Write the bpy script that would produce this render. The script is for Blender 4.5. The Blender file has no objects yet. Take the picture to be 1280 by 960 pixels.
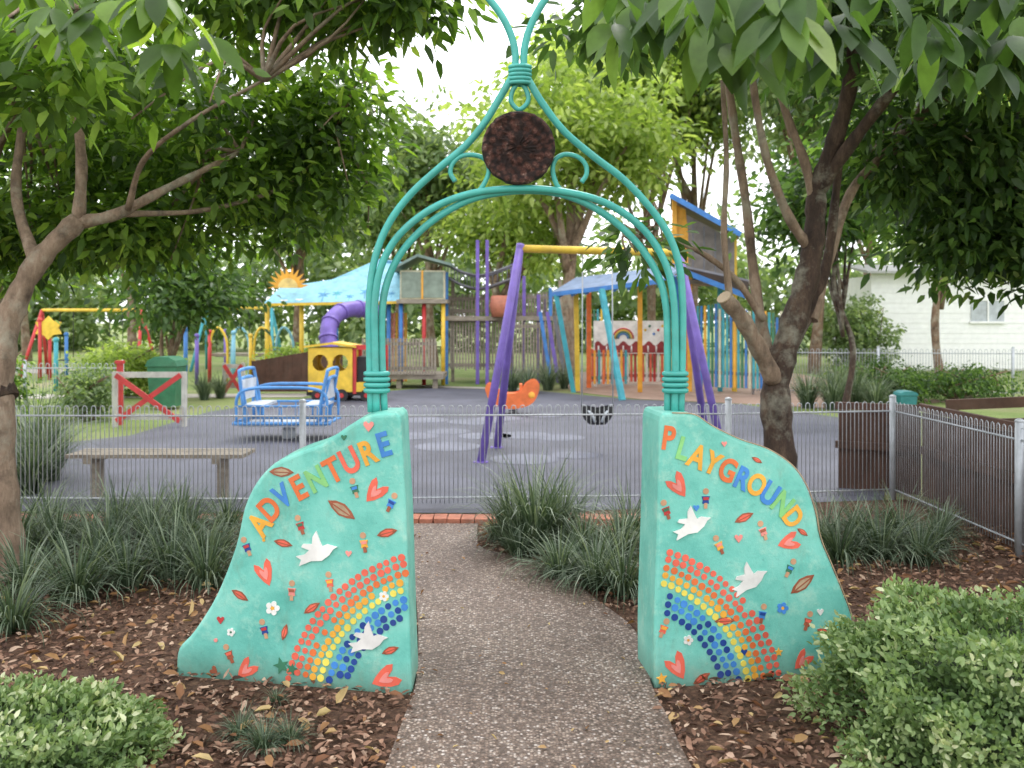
import bpy, bmesh, math, random
import numpy as np
from mathutils import Vector, Matrix

R = random.Random(7)
F = 1150.0
H = 1.7

def g(u, v):
    Y = F * H / (v - 400.0)
    return ((u - 640) / F * Y, Y)

def at(u, v, Y):
    return Vector(((u - 640) / F * Y, Y, H - (v - 400) / F * Y))

def S(r, gg, b, k=1.0):
    def c(x):
        x /= 255.0
        return (x / 12.92 if x < 0.04045 else ((x + 0.055) / 1.055) ** 2.4) * k
    return (c(r), c(gg), c(b))

scene = bpy.context.scene
COL = scene.collection

# ------------------------------------------------------------------ materials
def newmat(name):
    m = bpy.data.materials.new(name)
    m.use_nodes = True
    nt = m.node_tree
    for n in list(nt.nodes):
        nt.nodes.remove(n)
    out = nt.nodes.new('ShaderNodeOutputMaterial')
    return m, nt, out

def mixrgb(nt, a, b, fac, mode='MIX'):
    n = nt.nodes.new('ShaderNodeMix')
    n.data_type = 'RGBA'
    n.blend_type = mode
    for sock, val in ((n.inputs[0], fac), (n.inputs[6], a), (n.inputs[7], b)):
        if isinstance(val, bpy.types.NodeSocket):
            nt.links.new(val, sock)
        elif isinstance(val, (int, float)):
            sock.default_value = val
        else:
            sock.default_value = (val[0], val[1], val[2], 1)
    return n.outputs[2]

def ramp(nt, src, stops):
    n = nt.nodes.new('ShaderNodeValToRGB')
    e = n.color_ramp.elements
    while len(e) < len(stops):
        e.new(0.5)
    for i, (p, c) in enumerate(stops):
        e[i].position = p
        e[i].color = (c[0], c[1], c[2], 1) if not isinstance(c, (int, float)) else (c, c, c, 1)
    nt.links.new(src, n.inputs[0])
    return n.outputs[0]

def noise(nt, scale, detail=5, vec=None, rough=0.6):
    n = nt.nodes.new('ShaderNodeTexNoise')
    n.inputs['Scale'].default_value = scale
    n.inputs['Detail'].default_value = detail
    n.inputs['Roughness'].default_value = rough
    if vec is not None:
        nt.links.new(vec, n.inputs['Vector'])
    return n.outputs['Fac']

def coord(nt, sc=None):
    t = nt.nodes.new('ShaderNodeTexCoord')
    o = t.outputs['Object']
    if sc:
        mp = nt.nodes.new('ShaderNodeMapping')
        mp.inputs['Scale'].default_value = sc
        nt.links.new(o, mp.inputs[0])
        return mp.outputs[0]
    return o

def finish(nt, out, color, rough=0.6, height=None, bump=0.2, dist=0.01, metal=0.0, spec=0.4):
    p = nt.nodes.new('ShaderNodeBsdfPrincipled')
    if isinstance(color, bpy.types.NodeSocket):
        nt.links.new(color, p.inputs['Base Color'])
    else:
        p.inputs['Base Color'].default_value = (*color, 1)
    p.inputs['Roughness'].default_value = rough
    p.inputs['Metallic'].default_value = metal
    p.inputs['Specular IOR Level'].default_value = spec
    if height is not None:
        b = nt.nodes.new('ShaderNodeBump')
        b.inputs['Strength'].default_value = bump
        b.inputs['Distance'].default_value = dist
        nt.links.new(height, b.inputs['Height'])
        nt.links.new(b.outputs[0], p.inputs['Normal'])
    nt.links.new(p.outputs[0], out.inputs[0])

_mc = {}
def M(name, col, rough=0.5, var=0.22, scale=5, dirt=0.25, bump=0.15, metal=0.0, sc=None):
    if name in _mc:
        return _mc[name]
    m, nt, out = newmat(name)
    c = coord(nt, sc)
    n1 = noise(nt, scale, 6, c)
    lo = tuple(x * (1 - var) for x in col)
    hi = tuple(min(1, x * (1 + var) + 0.01) for x in col)
    base = ramp(nt, n1, [(0.3, lo), (0.7, hi)])
    n2 = noise(nt, scale * 0.6 + 0.9, 8, c, 0.7)
    mask = ramp(nt, n2, [(0.5, 0.0), (0.72, dirt)])
    base = mixrgb(nt, base, (0.12, 0.10, 0.08), mask)
    n3 = noise(nt, 60, 4, c)
    finish(nt, out, base, rough, n3, bump, 0.004, metal)
    _mc[name] = m
    return m

def leafmat(name, stops, trans=0.35, rough=0.45):
    m, nt, out = newmat(name)
    a = nt.nodes.new('ShaderNodeAttribute')
    a.attribute_name = 'var'
    c = ramp(nt, a.outputs['Fac'], stops)
    nz = noise(nt, 14, 3, coord(nt))
    c = mixrgb(nt, c, (0.65, 0.65, 0.65), ramp(nt, nz, [(0.35, 0.0), (0.75, 0.9)]), 'MULTIPLY')
    p = nt.nodes.new('ShaderNodeBsdfPrincipled')
    p.inputs['Roughness'].default_value = rough
    p.inputs['Specular IOR Level'].default_value = 0.35
    nt.links.new(c, p.inputs['Base Color'])
    if trans > 0:
        t = nt.nodes.new('ShaderNodeBsdfTranslucent')
        tc = mixrgb(nt, c, (1.9, 2.0, 0.95), 1.0, 'MULTIPLY')
        nt.links.new(tc, t.inputs[0])
        mx = nt.nodes.new('ShaderNodeMixShader')
        mx.inputs[0].default_value = trans
        nt.links.new(p.outputs[0], mx.inputs[1])
        nt.links.new(t.outputs[0], mx.inputs[2])
        nt.links.new(mx.outputs[0], out.inputs[0])
    else:
        nt.links.new(p.outputs[0], out.inputs[0])
    return m

# ------------------------------------------------------------------ mesh builder
def catmull(pts, n=6):
    P = [Vector(p) for p in pts]
    if len(P) < 3:
        return P
    ext = [P[0] * 2 - P[1]] + P + [P[-1] * 2 - P[-2]]
    res = []
    for i in range(1, len(ext) - 2):
        a, b, c, d = ext[i - 1:i + 3]
        for k in range(n):
            t = k / n
            res.append(0.5 * ((2 * b) + (c - a) * t + (2 * a - 5 * b + 4 * c - d) * t * t + (3 * b - a - 3 * c + d) * t ** 3))
    res.append(P[-1])
    return res

class MB:
    def __init__(s):
        s.v = []; s.f = []; s.m = []; s.s = []
    def add(s, vs, fs, m=0, sm=False):
        o = len(s.v)
        s.v += [tuple(x) for x in vs]
        for f in fs:
            s.f.append([i + o for i in f]); s.m.append(m); s.s.append(sm)
        return s
    def box(s, c, d, m=0, rz=0.0, rot=None):
        x, y, z = d[0] / 2, d[1] / 2, d[2] / 2
        mt = rot if rot is not None else Matrix.Rotation(rz, 3, 'Z')
        vs = [mt @ Vector((a * x, b * y, e * z)) + Vector(c) for a in (-1, 1) for b in (-1, 1) for e in (-1, 1)]
        return s.add(vs, [(0, 1, 3, 2), (4, 6, 7, 5), (0, 4, 5, 1), (2, 3, 7, 6), (0, 2, 6, 4), (1, 5, 7, 3)], m)
    def beam(s, a, b, w, h, m=0):
        a, b = Vector(a), Vector(b)
        d = b - a
        L = d.length
        d.normalize()
        up = Vector((0, 0, 1)) if abs(d.z) < 0.95 else Vector((0, 1, 0))
        y = up.cross(d).normalized()
        z = d.cross(y)
        mt = Matrix((d, y, z)).transposed()
        return s.box((a + b) / 2, (L, w, h), m, rot=mt)
    def tube(s, pts, r, m=0, n=8, closed=False):
        P = [Vector(p) for p in pts]
        k = len(P)
        rr = r if isinstance(r, (list, tuple)) else [r] * k
        T = []
        for i in range(k):
            if closed:
                d = P[(i + 1) % k] - P[(i - 1) % k]
            else:
                d = P[min(i + 1, k - 1)] - P[max(i - 1, 0)]
            T.append(d.normalized())
        up = Vector((0, 0, 1)) if abs(T[0].z) < 0.9 else Vector((0, 1, 0))
        N = (up - T[0] * up.dot(T[0])).normalized()
        vs = []
        for i in range(k):
            N = (N - T[i] * N.dot(T[i])).normalized()
            B = T[i].cross(N)
            for j in range(n):
                a = 2 * math.pi * j / n
                vs.append(P[i] + (N * math.cos(a) + B * math.sin(a)) * rr[i])
        fs = []
        rng = k if closed else k - 1
        for i in range(rng):
            i2 = (i + 1) % k
            for j in range(n):
                fs.append((i * n + j, i * n + (j + 1) % n, i2 * n + (j + 1) % n, i2 * n + j))
        s.add(vs, fs, m, True)
        if not closed:
            o = len(s.v) - len(vs)
            s.f.append([o + j for j in reversed(range(n))]); s.m.append(m); s.s.append(False)
            s.f.append([o + (k - 1) * n + j for j in range(n)]); s.m.append(m); s.s.append(False)
        return s
    def cyl(s, a, b, r, m=0, n=16):
        return s.tube([a, b], r, m, n)
    def prism(s, poly, vec, m=0, ms=None):
        poly = [Vector(p) for p in poly]
        n = len(poly)
        vec = Vector(vec)
        vs = poly + [p + vec for p in poly]
        s.add(vs, [list(range(n)), list(range(2 * n - 1, n - 1, -1))], m)
        o = len(s.v) - 2 * n
        for i in range(n):
            j = (i + 1) % n
            s.f.append([o + i, o + n + i, o + n + j, o + j]); s.m.append(m if ms is None else ms); s.s.append(False)
        return s
    def ell(s, c, r, m=0, nu=12, nv=8):
        vs = []; fs = []
        for i in range(nv + 1):
            th = math.pi * i / nv
            for j in range(nu):
                ph = 2 * math.pi * j / nu
                vs.append((c[0] + r[0] * math.sin(th) * math.cos(ph), c[1] + r[1] * math.sin(th) * math.sin(ph), c[2] + r[2] * math.cos(th)))
        for i in range(nv):
            for j in range(nu):
                fs.append((i * nu + j, (i + 1) * nu + j, (i + 1) * nu + (j + 1) % nu, i * nu + (j + 1) % nu))
        return s.add(vs, fs, m, True)

def build(name, mb, mats, base=(0, 0, 0)):
    me = bpy.data.meshes.new(name)
    b = Vector(base)
    me.from_pydata([(v[0] - b.x, v[1] - b.y, v[2] - b.z) for v in mb.v], [], mb.f)
    for mt in (mats if isinstance(mats, (list, tuple)) else [mats]):
        me.materials.append(mt)
    me.polygons.foreach_set('material_index', mb.m)
    me.polygons.foreach_set('use_smooth', mb.s)
    me.update()
    return me

def tag(ob, label, cat, group=None, kind=None):
    if label: ob['label'] = label
    if cat: ob['category'] = cat
    if group: ob['group'] = group
    if kind: ob['kind'] = kind

def thing(name, base, label, cat, group=None):
    e = bpy.data.objects.new(name, None)
    e.location = base
    e.empty_display_size = 0.2
    COL.objects.link(e)
    tag(e, label, cat, group)
    return e

def part(par, name, mb, mats, top=None, label=None):
    t = top or par
    me = build(name, mb, mats, t.location) if isinstance(mb, MB) else mb
    o = bpy.data.objects.new(name, me)
    COL.objects.link(o)
    o.parent = par
    if label: o['label'] = label
    return o

def single(name, mb, mats, label, cat, base=(0, 0, 0), group=None, kind=None):
    me = build(name, mb, mats, base) if isinstance(mb, MB) else mb
    o = bpy.data.objects.new(name, me)
    o.location = base
    COL.objects.link(o)
    tag(o, label, cat, group, kind)
    return o

# ------------------------------------------------------------------ leaf meshes
def norm(a):
    return a / np.maximum(np.linalg.norm(a, axis=1, keepdims=True), 1e-6)

def leafmesh(name, mat, pos, ax, nr, L, W, var, stations=None, base=(0, 0, 0), droop=0.12, fold=0.12):
    pos = np.asarray(pos, float) - np.array(base)[None, :]
    ax = norm(np.asarray(ax, float)); nr = np.asarray(nr, float)
    b = norm(np.cross(ax, nr)); nr = norm(np.cross(b, ax))
    L = np.asarray(L)[:, None]; W = np.asarray(W)[:, None]
    dn = np.array([[0, 0, -1.0]])
    N = len(pos)
    if stations is None:
        vs = [pos,
              pos + ax * L * 0.3 + b * W * 0.5 + nr * W * fold,
              pos + ax * L * 0.68 + b * W * 0.4 + nr * W * fold + dn * L * droop * 0.4,
              pos + ax * L + dn * L * droop,
              pos + ax * L * 0.68 - b * W * 0.4 + nr * W * fold + dn * L * droop * 0.4,
              pos + ax * L * 0.3 - b * W * 0.5 + nr * W * fold]
        k = 6
        fq = np.array([[0, 1, 2, 3], [0, 3, 4, 5]])
    else:
        vs = []
        for (t, w) in stations:
            d = dn * L * droop * t * t
            c = pos + ax * L * t + d
            vs += [c + b * W * w + nr * W * fold * w * 2, c, c - b * W * w + nr * W * fold * w * 2]
        k = len(vs)
        q = []
        for i in range(len(stations) - 1):
            a = i * 3
            q += [[a, a + 3, a + 4, a + 1], [a + 1, a + 4, a + 5, a + 2]]
        fq = np.array(q)
    V = np.stack(vs, axis=1).reshape(-1, 3)
    FQ = (fq[None, :, :] + (np.arange(N) * k)[:, None, None]).reshape(-1, 4)
    me = bpy.data.meshes.new(name)
    me.vertices.add(len(V)); me.vertices.foreach_set('co', V.ravel())
    me.loops.add(FQ.size); me.loops.foreach_set('vertex_index', FQ.ravel().astype(np.int32))
    me.polygons.add(len(FQ))
    me.polygons.foreach_set('loop_start', np.arange(0, FQ.size, 4, dtype=np.int32))
    try:
        me.polygons.foreach_set('loop_total', np.full(len(FQ), 4, dtype=np.int32))
    except Exception:
        pass
    at_ = me.attributes.new('var', 'FLOAT', 'POINT')
    at_.data.foreach_set('value', np.repeat(np.clip(var, 0, 1), k).astype(np.float32))
    me.materials.append(mat)
    me.update(calc_edges=True)
    if stations is not None:
        me.polygons.foreach_set('use_smooth', np.ones(len(FQ), dtype=bool))
    return me

def joinmesh(name, a, b):
    bm = bmesh.new()
    bm.from_mesh(a)
    n0 = len(bm.faces)
    bm.from_mesh(b)
    bm.faces.ensure_lookup_table()
    for f in bm.faces[n0:]:
        f.material_index = 1
    me = bpy.data.meshes.new(name)
    bm.to_mesh(me); bm.free()
    me.materials.clear()
    me.materials.append(a.materials[0]); me.materials.append(b.materials[0])
    return me

def crown(rng, blobs, ncl, per, spread, shell=0.5, gap=0.0):
    w = np.array([b[3] * b[4] * b[5] for b in blobs]) ** 0.65
    w = w / w.sum()
    idx = rng.choice(len(blobs), ncl, p=w)
    B = np.array(blobs)[idx]
    d = norm(rng.normal(size=(ncl, 3)))
    r = rng.random(ncl) ** shell
    ph = np.sin(d[:, 0] * 5 + idx) * np.cos(d[:, 1] * 4 + idx * 2) * 0.16 + np.sin(d[:, 2] * 7 + idx) * 0.1
    C = B[:, :3] + d * B[:, 3:6] * (r * (1 + ph))[:, None]
    if gap > 0:
        f = np.sin(C[:, 0] * 2.1 + 1) * np.sin(C[:, 1] * 1.7 + 2) * np.sin(C[:, 2] * 2.6)
        C = C[f > -gap]
        ncl = len(C)
    cv = rng.random(ncl)
    off = rng.normal(size=(ncl, per, 3)) * spread
    off[:, :, 2] *= 0.6
    P = (C[:, None, :] + off).reshape(-1, 3)
    n = len(P)
    A = off.reshape(-1, 3) / spread * 0.7 + rng.normal(size=(n, 3)) * 0.5 + np.array([[0, 0, -0.45]])
    NR = rng.normal(size=(n, 3)) * 0.55 + np.array([[0, 0, 1.0]])
    V = np.repeat(cv, per) * 0.55 + rng.random(n) * 0.45
    return P, A, NR, V

def foliage(name, mat, rng, blobs, ncl, per, spread, L, W, base, gap=0.0, shell=0.5):
    P, A, NR, V = crown(rng, blobs, ncl, per, spread, shell, gap)
    n = len(P)
    l = L * (0.65 + 0.6 * rng.random(n)); w = W * (0.7 + 0.5 * rng.random(n))
    return leafmesh(name, mat, P, A, NR, l, w, V, base=base)

# ------------------------------------------------------------------ material set
def teal_block_mat():
    m, nt, out = newmat('teal_render')
    c = coord(nt)
    n1 = noise(nt, 3.5, 8, c, 0.65)
    base = ramp(nt, n1, [(0.28, S(88, 170, 156)), (0.5, S(116, 196, 180)), (0.74, S(146, 212, 196))])
    n2 = noise(nt, 9, 9, c, 0.75)
    base = mixrgb(nt, base, S(180, 220, 200), ramp(nt, n2, [(0.52, 0), (0.72, 0.7)]))
    n4 = noise(nt, 5, 9, coord(nt, (1, 1, 0.35)), 0.75)
    base = mixrgb(nt, base, S(116, 128, 100), ramp(nt, n4, [(0.54, 0), (0.78, 0.6)]))
    n5 = noise(nt, 38, 7, c, 0.8)
    base = mixrgb(nt, base, S(74, 132, 118), ramp(nt, n5, [(0.58, 0), (0.72, 0.5)]))
    sep = nt.nodes.new('ShaderNodeSeparateXYZ'); nt.links.new(c, sep.inputs[0])
    low = ramp(nt, sep.outputs[2], [(0.0, 1.0), (0.16, 0.0)])
    mm = nt.nodes.new('ShaderNodeMath'); mm.operation = 'MULTIPLY'
    nt.links.new(low, mm.inputs[0]); nt.links.new(n2, mm.inputs[1])
    base = mixrgb(nt, base, S(100, 84, 60), mm.outputs[0])
    finish(nt, out, base, 0.42, n2, 0.35, 0.014)
    return m

def aggregate_mat():
    m, nt, out = newmat('exposed_aggregate')
    c = coord(nt)
    v = nt.nodes.new('ShaderNodeTexVoronoi'); v.inputs['Scale'].default_value = 75
    nt.links.new(c, v.inputs['Vector'])
    sp = nt.nodes.new('ShaderNodeSeparateColor'); nt.links.new(v.outputs['Color'], sp.inputs[0])
    col = ramp(nt, sp.outputs[0], [(0.0, S(80, 66, 58)), (0.3, S(124, 104, 92)), (0.6, S(152, 132, 118)), (0.85, S(186, 168, 154)), (1.0, S(222, 212, 204))])
    gap = ramp(nt, v.outputs['Distance'], [(0.35, 0.0), (0.62, 0.8)])
    col = mixrgb(nt, col, S(94, 78, 68), gap)
    big = noise(nt, 1.3, 8, c, 0.7)
    col = mixrgb(nt, col, (0.55, 0.48, 0.45), ramp(nt, big, [(0.38, 0.85), (0.66, 0.0)]), 'MULTIPLY')
    inv = ramp(nt, v.outputs['Distance'], [(0.0, 1.0), (0.7, 0.0)])
    finish(nt, out, col, 0.5, inv, 0.6, 0.008)
    return m

def soil_mat():
    m, nt, out = newmat('bark_mulch_soil')
    c = coord(nt)
    n1 = noise(nt, 28, 8, c, 0.75)
    col = ramp(nt, n1, [(0.3, S(58, 42, 34)), (0.5, S(104, 78, 62)), (0.7, S(156, 122, 98))])
    n2 = noise(nt, 1.2, 4, c)
    col = mixrgb(nt, col, (0.65, 0.58, 0.52), ramp(nt, n2, [(0.4, 0.8), (0.65, 0)]), 'MULTIPLY')
    finish(nt, out, col, 0.9, n1, 0.8, 0.03)
    return m

def ground_mat():
    m, nt, out = newmat('grass_ground')
    c = coord(nt)
    n1 = noise(nt, 0.35, 7, c, 0.7)
    col = ramp(nt, n1, [(0.32, S(104, 128, 62)), (0.5, S(134, 148, 84)), (0.68, S(160, 150, 118))])
    n2 = noise(nt, 22, 6, c, 0.8)
    col = mixrgb(nt, col, (0.6, 0.65, 0.55), ramp(nt, n2, [(0.4, 0.9), (0.62, 0)]), 'MULTIPLY')
    finish(nt, out, col, 0.9, n2, 0.6, 0.04)
    return m

def rubber_mat(name, c1, c2, sc=0.7):
    m, nt, out = newmat(name)
    c = coord(nt)
    n1 = noise(nt, sc, 6, c, 0.65)
    col = ramp(nt, n1, [(0.32, c1), (0.68, c2)])
    n2 = noise(nt, 90, 4, c, 0.8)
    col = mixrgb(nt, col, (0.55, 0.55, 0.55), ramp(nt, n2, [(0.38, 0.7), (0.6, 0)]), 'MULTIPLY')
    n3 = noise(nt, 2.6, 8, c, 0.8)
    col = mixrgb(nt, col, (0.7, 0.66, 0.6), ramp(nt, n3, [(0.5, 0), (0.7, 0.7)]), 'MULTIPLY')
    finish(nt, out, col, 0.7, n2, 0.3, 0.01)
    return m

def bark_mat(name, c1, c2, c3):
    m, nt, out = newmat(name)
    c = coord(nt, (1, 1, 0.35))
    n1 = noise(nt, 9, 9, c, 0.75)
    col = ramp(nt, n1, [(0.3, c1), (0.52, c2), (0.75, c3)])
    n2 = noise(nt, 2.2, 6, coord(nt), 0.7)
    col = mixrgb(nt, col, S(170, 168, 150), ramp(nt, n2, [(0.5, 0), (0.66, 0.7)]))
    n3 = noise(nt, 5, 6, coord(nt), 0.7)
    col = mixrgb(nt, col, S(56, 46, 38), ramp(nt, n3, [(0.52, 0), (0.7, 0.7)]))
    finish(nt, out, col, 0.85, n1, 0.9, 0.04)
    return m

def disc_mat():
    m, nt, out = newmat('brown_mosaic')
    c = coord(nt)
    v = nt.nodes.new('ShaderNodeTexVoronoi'); v.inputs['Scale'].default_value = 34
    nt.links.new(c, v.inputs['Vector'])
    n1 = noise(nt, 18, 9, c, 0.8)
    col = ramp(nt, n1, [(0.38, S(46, 28, 24)), (0.52, S(94, 56, 46)), (0.6, S(130, 96, 84)), (0.67, S(196, 180, 166))])
    col = mixrgb(nt, col, S(26, 16, 14), ramp(nt, v.outputs['Distance'], [(0.35, 0), (0.65, 0.85)]))
    finish(nt, out, col, 0.65, n1, 1.0, 0.03)
    return m

MT_teal = teal_block_mat()
MT_agg = aggregate_mat()
MT_soil = soil_mat()
MT_ground = ground_mat()
MT_rub = rubber_mat('softfall_rubber', S(80, 81, 92), S(108, 109, 122))
MT_circ = rubber_mat('softfall_pale', S(108, 111, 124), S(132, 134, 148), 2)
MT_sand = rubber_mat('pink_gravel', S(150, 122, 106), S(182, 152, 134), 1.5)
MT_conc = rubber_mat('concrete_path', S(165, 158, 148), S(190, 184, 174), 1.0)
MT_bark = bark_mat('bark_grey', S(66, 52, 42), S(126, 102, 82), S(168, 146, 122))
MT_barkd = bark_mat('bark_dark', S(34, 26, 22), S(72, 56, 46), S(116, 96, 78))
MT_barkp = bark_mat('bark_pale', S(96, 80, 66), S(146, 124, 104), S(186, 168, 148))
MT_disc = disc_mat()
MT_tube = M('teal_metal', S(72, 170, 160), 0.32, 0.16, 8, 0.25)
MT_galv = M('galvanised_steel', S(176, 180, 184), 0.4, 0.15, 10, 0.1, metal=0.2)
MT_rim = M('terracotta_edge', S(168, 146, 116), 0.6, 0.3, 14, 0.2)
MT_wood = M('weathered_timber', S(148, 138, 124), 0.8, 0.3, 5, 0.45, 0.4, sc=(1, 4, 4))
MT_brownw = M('brown_timber', S(84, 58, 46), 0.75, 0.35, 4, 0.35, 0.4)
MT_brick = M('red_brick', S(180, 114, 90), 0.8, 0.3, 12, 0.4, 0.5)
red = M('red_paint', S(190, 56, 56)); yellow = M('yellow_paint', S(226, 188, 64)); blue = M('blue_paint', S(60, 120, 186))
purple = M('purple_paint', S(112, 90, 170)); tealp = M('teal_paint', S(64, 156, 168)); orange = M('orange_paint', S(224, 114, 60))
white = M('white_paint', S(226, 224, 218), dirt=0.12); black = M('black_rubber', S(34, 34, 36)); cream = M('cream_paint', S(208, 202, 172))
green = M('green_paint', S(58, 118, 88)); lblue = M('light_blue_paint', S(128, 184, 204)); pink = M('pink_paint', S(230, 142, 132))
greyd = M('dark_grey_sheet', S(104, 104, 110)); seatgrey = M('pale_seat', S(192, 198, 204))
dyellow = M('orange_yellow_paint', S(236, 170, 62)); redor = M('coral_paint', S(228, 104, 82)); rust = M('rust_leaf_paint', S(156, 88, 62))
navy = M('navy_tile', S(30, 66, 140)); gtile = M('green_tile', S(132, 196, 120)); ltile = M('sky_tile', S(66, 134, 206)); skin = M('skin_paint', S(196, 150, 116))
lemon = M('lemon_tile', S(236, 214, 92)); taupe = M('taupe_panel', S(128, 120, 114)); panelg = M('grey_green_panel', S(132, 146, 132))
maroon = M('maroon_paint', S(142, 50, 52))
roofm = M('corrugated_roof', S(170, 170, 168), 0.5, 0.15)
wwhite = M('bright_white_wall', S(240, 240, 238), 0.6, 0.05, dirt=0.06)

G = lambda r, gg, b: S(r, gg, b)
LF_main = leafmat('leaf_main', [(0.0, G(46, 68, 30)), (0.45, G(84, 114, 48)), (0.8, G(126, 156, 64)), (1.0, G(174, 192, 100))], 0.47)
LF_dark = leafmat('leaf_dark', [(0.0, G(42, 62, 36)), (0.5, G(72, 100, 52)), (0.85, G(108, 136, 70)), (1.0, G(160, 176, 112))], 0.44)  # upper stops brightened, backlight on the crown put into the leaf colour
LF_near = leafmat('leaf_near', [(0.0, G(54, 84, 46)), (0.5, G(92, 126, 68)), (1.0, G(152, 176, 116))], 0.36, 0.25)
LF_lime = leafmat('leaf_lime', [(0.0, G(92, 116, 56)), (0.5, G(142, 162, 86)), (1.0, G(194, 204, 134))], 0.48)
LF_far = leafmat('leaf_far', [(0.0, G(80, 102, 72)), (0.5, G(122, 142, 100)), (1.0, G(172, 184, 140))], 0.43)  # paler greens, distance haze put into the leaf colour
LF_hedge = leafmat('leaf_hedge', [(0.0, G(66, 90, 52)), (0.4, G(106, 132, 80)), (0.8, G(152, 172, 116)), (1.0, G(210, 214, 176))], 0.22)
LF_grass = leafmat('leaf_strap', [(0.0, G(46, 64, 44)), (0.5, G(86, 104, 80)), (0.9, G(150, 162, 140)), (1.0, G(198, 194, 160))], 0.2)
LF_mulch = leafmat('mulch_chip', [(0.0, G(66, 46, 38)), (0.4, G(120, 88, 70)), (0.8, G(162, 126, 104)), (1.0, G(202, 174, 150))], 0.0, 0.85)
LF_dry = leafmat('dry_leaf', [(0.0, G(122, 80, 56)), (0.5, G(168, 126, 84)), (1.0, G(208, 184, 130))], 0.1, 0.7)
MT_inner = M('hedge_dark_filler', S(40, 54, 28), 0.9)

# ------------------------------------------------------------------ ground
def sheet(name, pts, z, mat, th=None):
    mb = MB()
    n = len(pts)
    mb.add([(p[0], p[1], z) for p in pts], [list(range(n))])
    if th:
        mb.add([(p[0], p[1], z) for p in pts] + [(p[0], p[1], z - th) for p in pts],
               [[i, n + i, n + (i + 1) % n, (i + 1) % n] for i in range(n)])
    return single(name, mb, mat, None, None, kind='structure')

sheet('ground', [(-300, -60), (300, -60), (300, 500), (-300, 500)], 0, MT_ground)
sheet('garden_bed', [(-12, -3), (6, -3), (6, 6.5), (3.7, 8.7), (0, 8.05), (-12, 8.2)], 0.004, MT_soil)

mb = MB()
surf = [(-9, 8.25), (0, 8.06), (3.5, 8.66), (3.9, 9.6), (4.8, 11.5), (5.9, 15.5), (4.6, 18.5), (2.6, 19.6), (0.6, 22), (-2, 23), (-4.2, 20.5), (-5.6, 17), (-5.6, 13.5), (-7, 11.5), (-12, 10.8)]
mb.add([(p[0], p[1], 0.008) for p in surf], [list(range(len(surf)))], 0)
for (u, v, r) in [(530, 526, .42), (592, 528, .45), (512, 546, .42), (560, 559, .45), (606, 546, .4), (655, 575, .42), (700, 548, .36), (560, 540, .34), (655, 545, .42), (718, 570, .3), (625, 524, .4), (680, 520, .35)]:
    x, y = g(u, v)
    mb.add([(x + r * math.cos(a * math.pi / 12), y + r * math.sin(a * math.pi / 12), 0.0125 + .0003 * (u % 7)) for a in range(24)], [list(range(24))], 1)
single('playground_surface', mb, [MT_rub, MT_circ], None, None, kind='structure')
sheet('gravel_bed', [(1.4, 21.8), (2.7, 19.7), (4.7, 18.6), (6.2, 17.5), (9, 19), (9, 30), (1.4, 30)], 0.008, MT_sand)
sheet('side_path', [(-14, 19.6), (-4.6, 20.2), (-4.4, 21.2), (-14, 20.8)], 0.008, MT_conc)
sheet('far_path', [(-30, 31), (-12, 29), (-11, 31), (-30, 33.5)], 0.008, MT_conc)
sheet('lawn_path', [(-2.4, 23.2), (0.5, 22.2), (0.7, 22.6), (-2.3, 23.7)], 0.012, MT_conc)

Le = catmull([(x, y, 0) for x, y in [(-0.55, 1.5), (-0.5, 2.6), g(485, 960), g(505, 905), g(520, 860), g(523, 800), g(520, 750), g(516, 690), (-0.82, 7.56)]], 5)
Re = catmull([(x, y, 0) for x, y in [(0.8, 1.5), (0.75, 2.6), g(860, 960), g(835, 905), g(815, 865), (0.66, 4.6), g(790, 790), g(748, 757), g(695, 717), g(645, 700), g(603, 690), (-0.27, 7.15), (-0.28, 7.56)]], 5)
path_poly = [(p.x, p.y) for p in Le] + [(p.x, p.y) for p in reversed(Re)]
sheet('path', path_poly, 0.03, MT_agg, 0.05)

def inpoly(x, y, poly):
    c = False
    j = len(poly) - 1
    for i in range(len(poly)):
        xi, yi = poly[i]; xj, yj = poly[j]
        if (yi > y) != (yj > y) and x < (xj - xi) * (y - yi) / (yj - yi) + xi:
            c = not c
        j = i
    return c

mb = MB()
x = -6.0
while x < 1.4:
    mb.box((x, 7.68 + R.uniform(-.005, .005), 0.03 + R.uniform(-.004, .004)), (0.105, 0.2, 0.06), 0, R.uniform(-.03, .03))
    x += 0.115
single('brick_edging', mb, MT_brick, None, None, kind='structure')

rng = np.random.default_rng(3)
def scatter_ground(n, xr, yr, bias):
    pts = []
    while len(pts) < n:
        x = rng.uniform(*xr); y = yr[0] + (yr[1] - yr[0]) * rng.random() ** bias
        if abs(x) > y * 0.62 + 0.3 or inpoly(x, y, path_poly):
            continue
        pts.append((x, y, 0.008 + rng.random() * 0.025))
    return np.array(pts)
P = scatter_ground(24000, (-5.2, 4.2), (3.1, 7.5), 1.5)
n = len(P)
A = rng.normal(size=(n, 3)) * np.array([1, 1, 0.25]); NR = rng.normal(size=(n, 3)) * 0.4 + np.array([0, 0, 1])
me = leafmesh('mulch', LF_mulch, P, A, NR, 0.02 + 0.045 * rng.random(n) ** 1.5, 0.012 + 0.014 * rng.random(n), rng.random(n), droop=0.0, fold=0.2)
single('mulch', me, None, 'brown bark mulch covering the garden beds', 'mulch', kind='stuff')
P = scatter_ground(1500, (-5.2, 4.2), (3.1, 7.5), 1.3); P[:, 2] += 0.02
onp = []
while len(onp) < 90:
    x = rng.uniform(-0.8, 0.8); y = rng.uniform(3.4, 7.3)
    if inpoly(x, y, path_poly) and (rng.random() < .3 or not inpoly(x - .08, y, path_poly) or not inpoly(x + .08, y, path_poly)): onp.append((x, y, 0.036))
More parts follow.
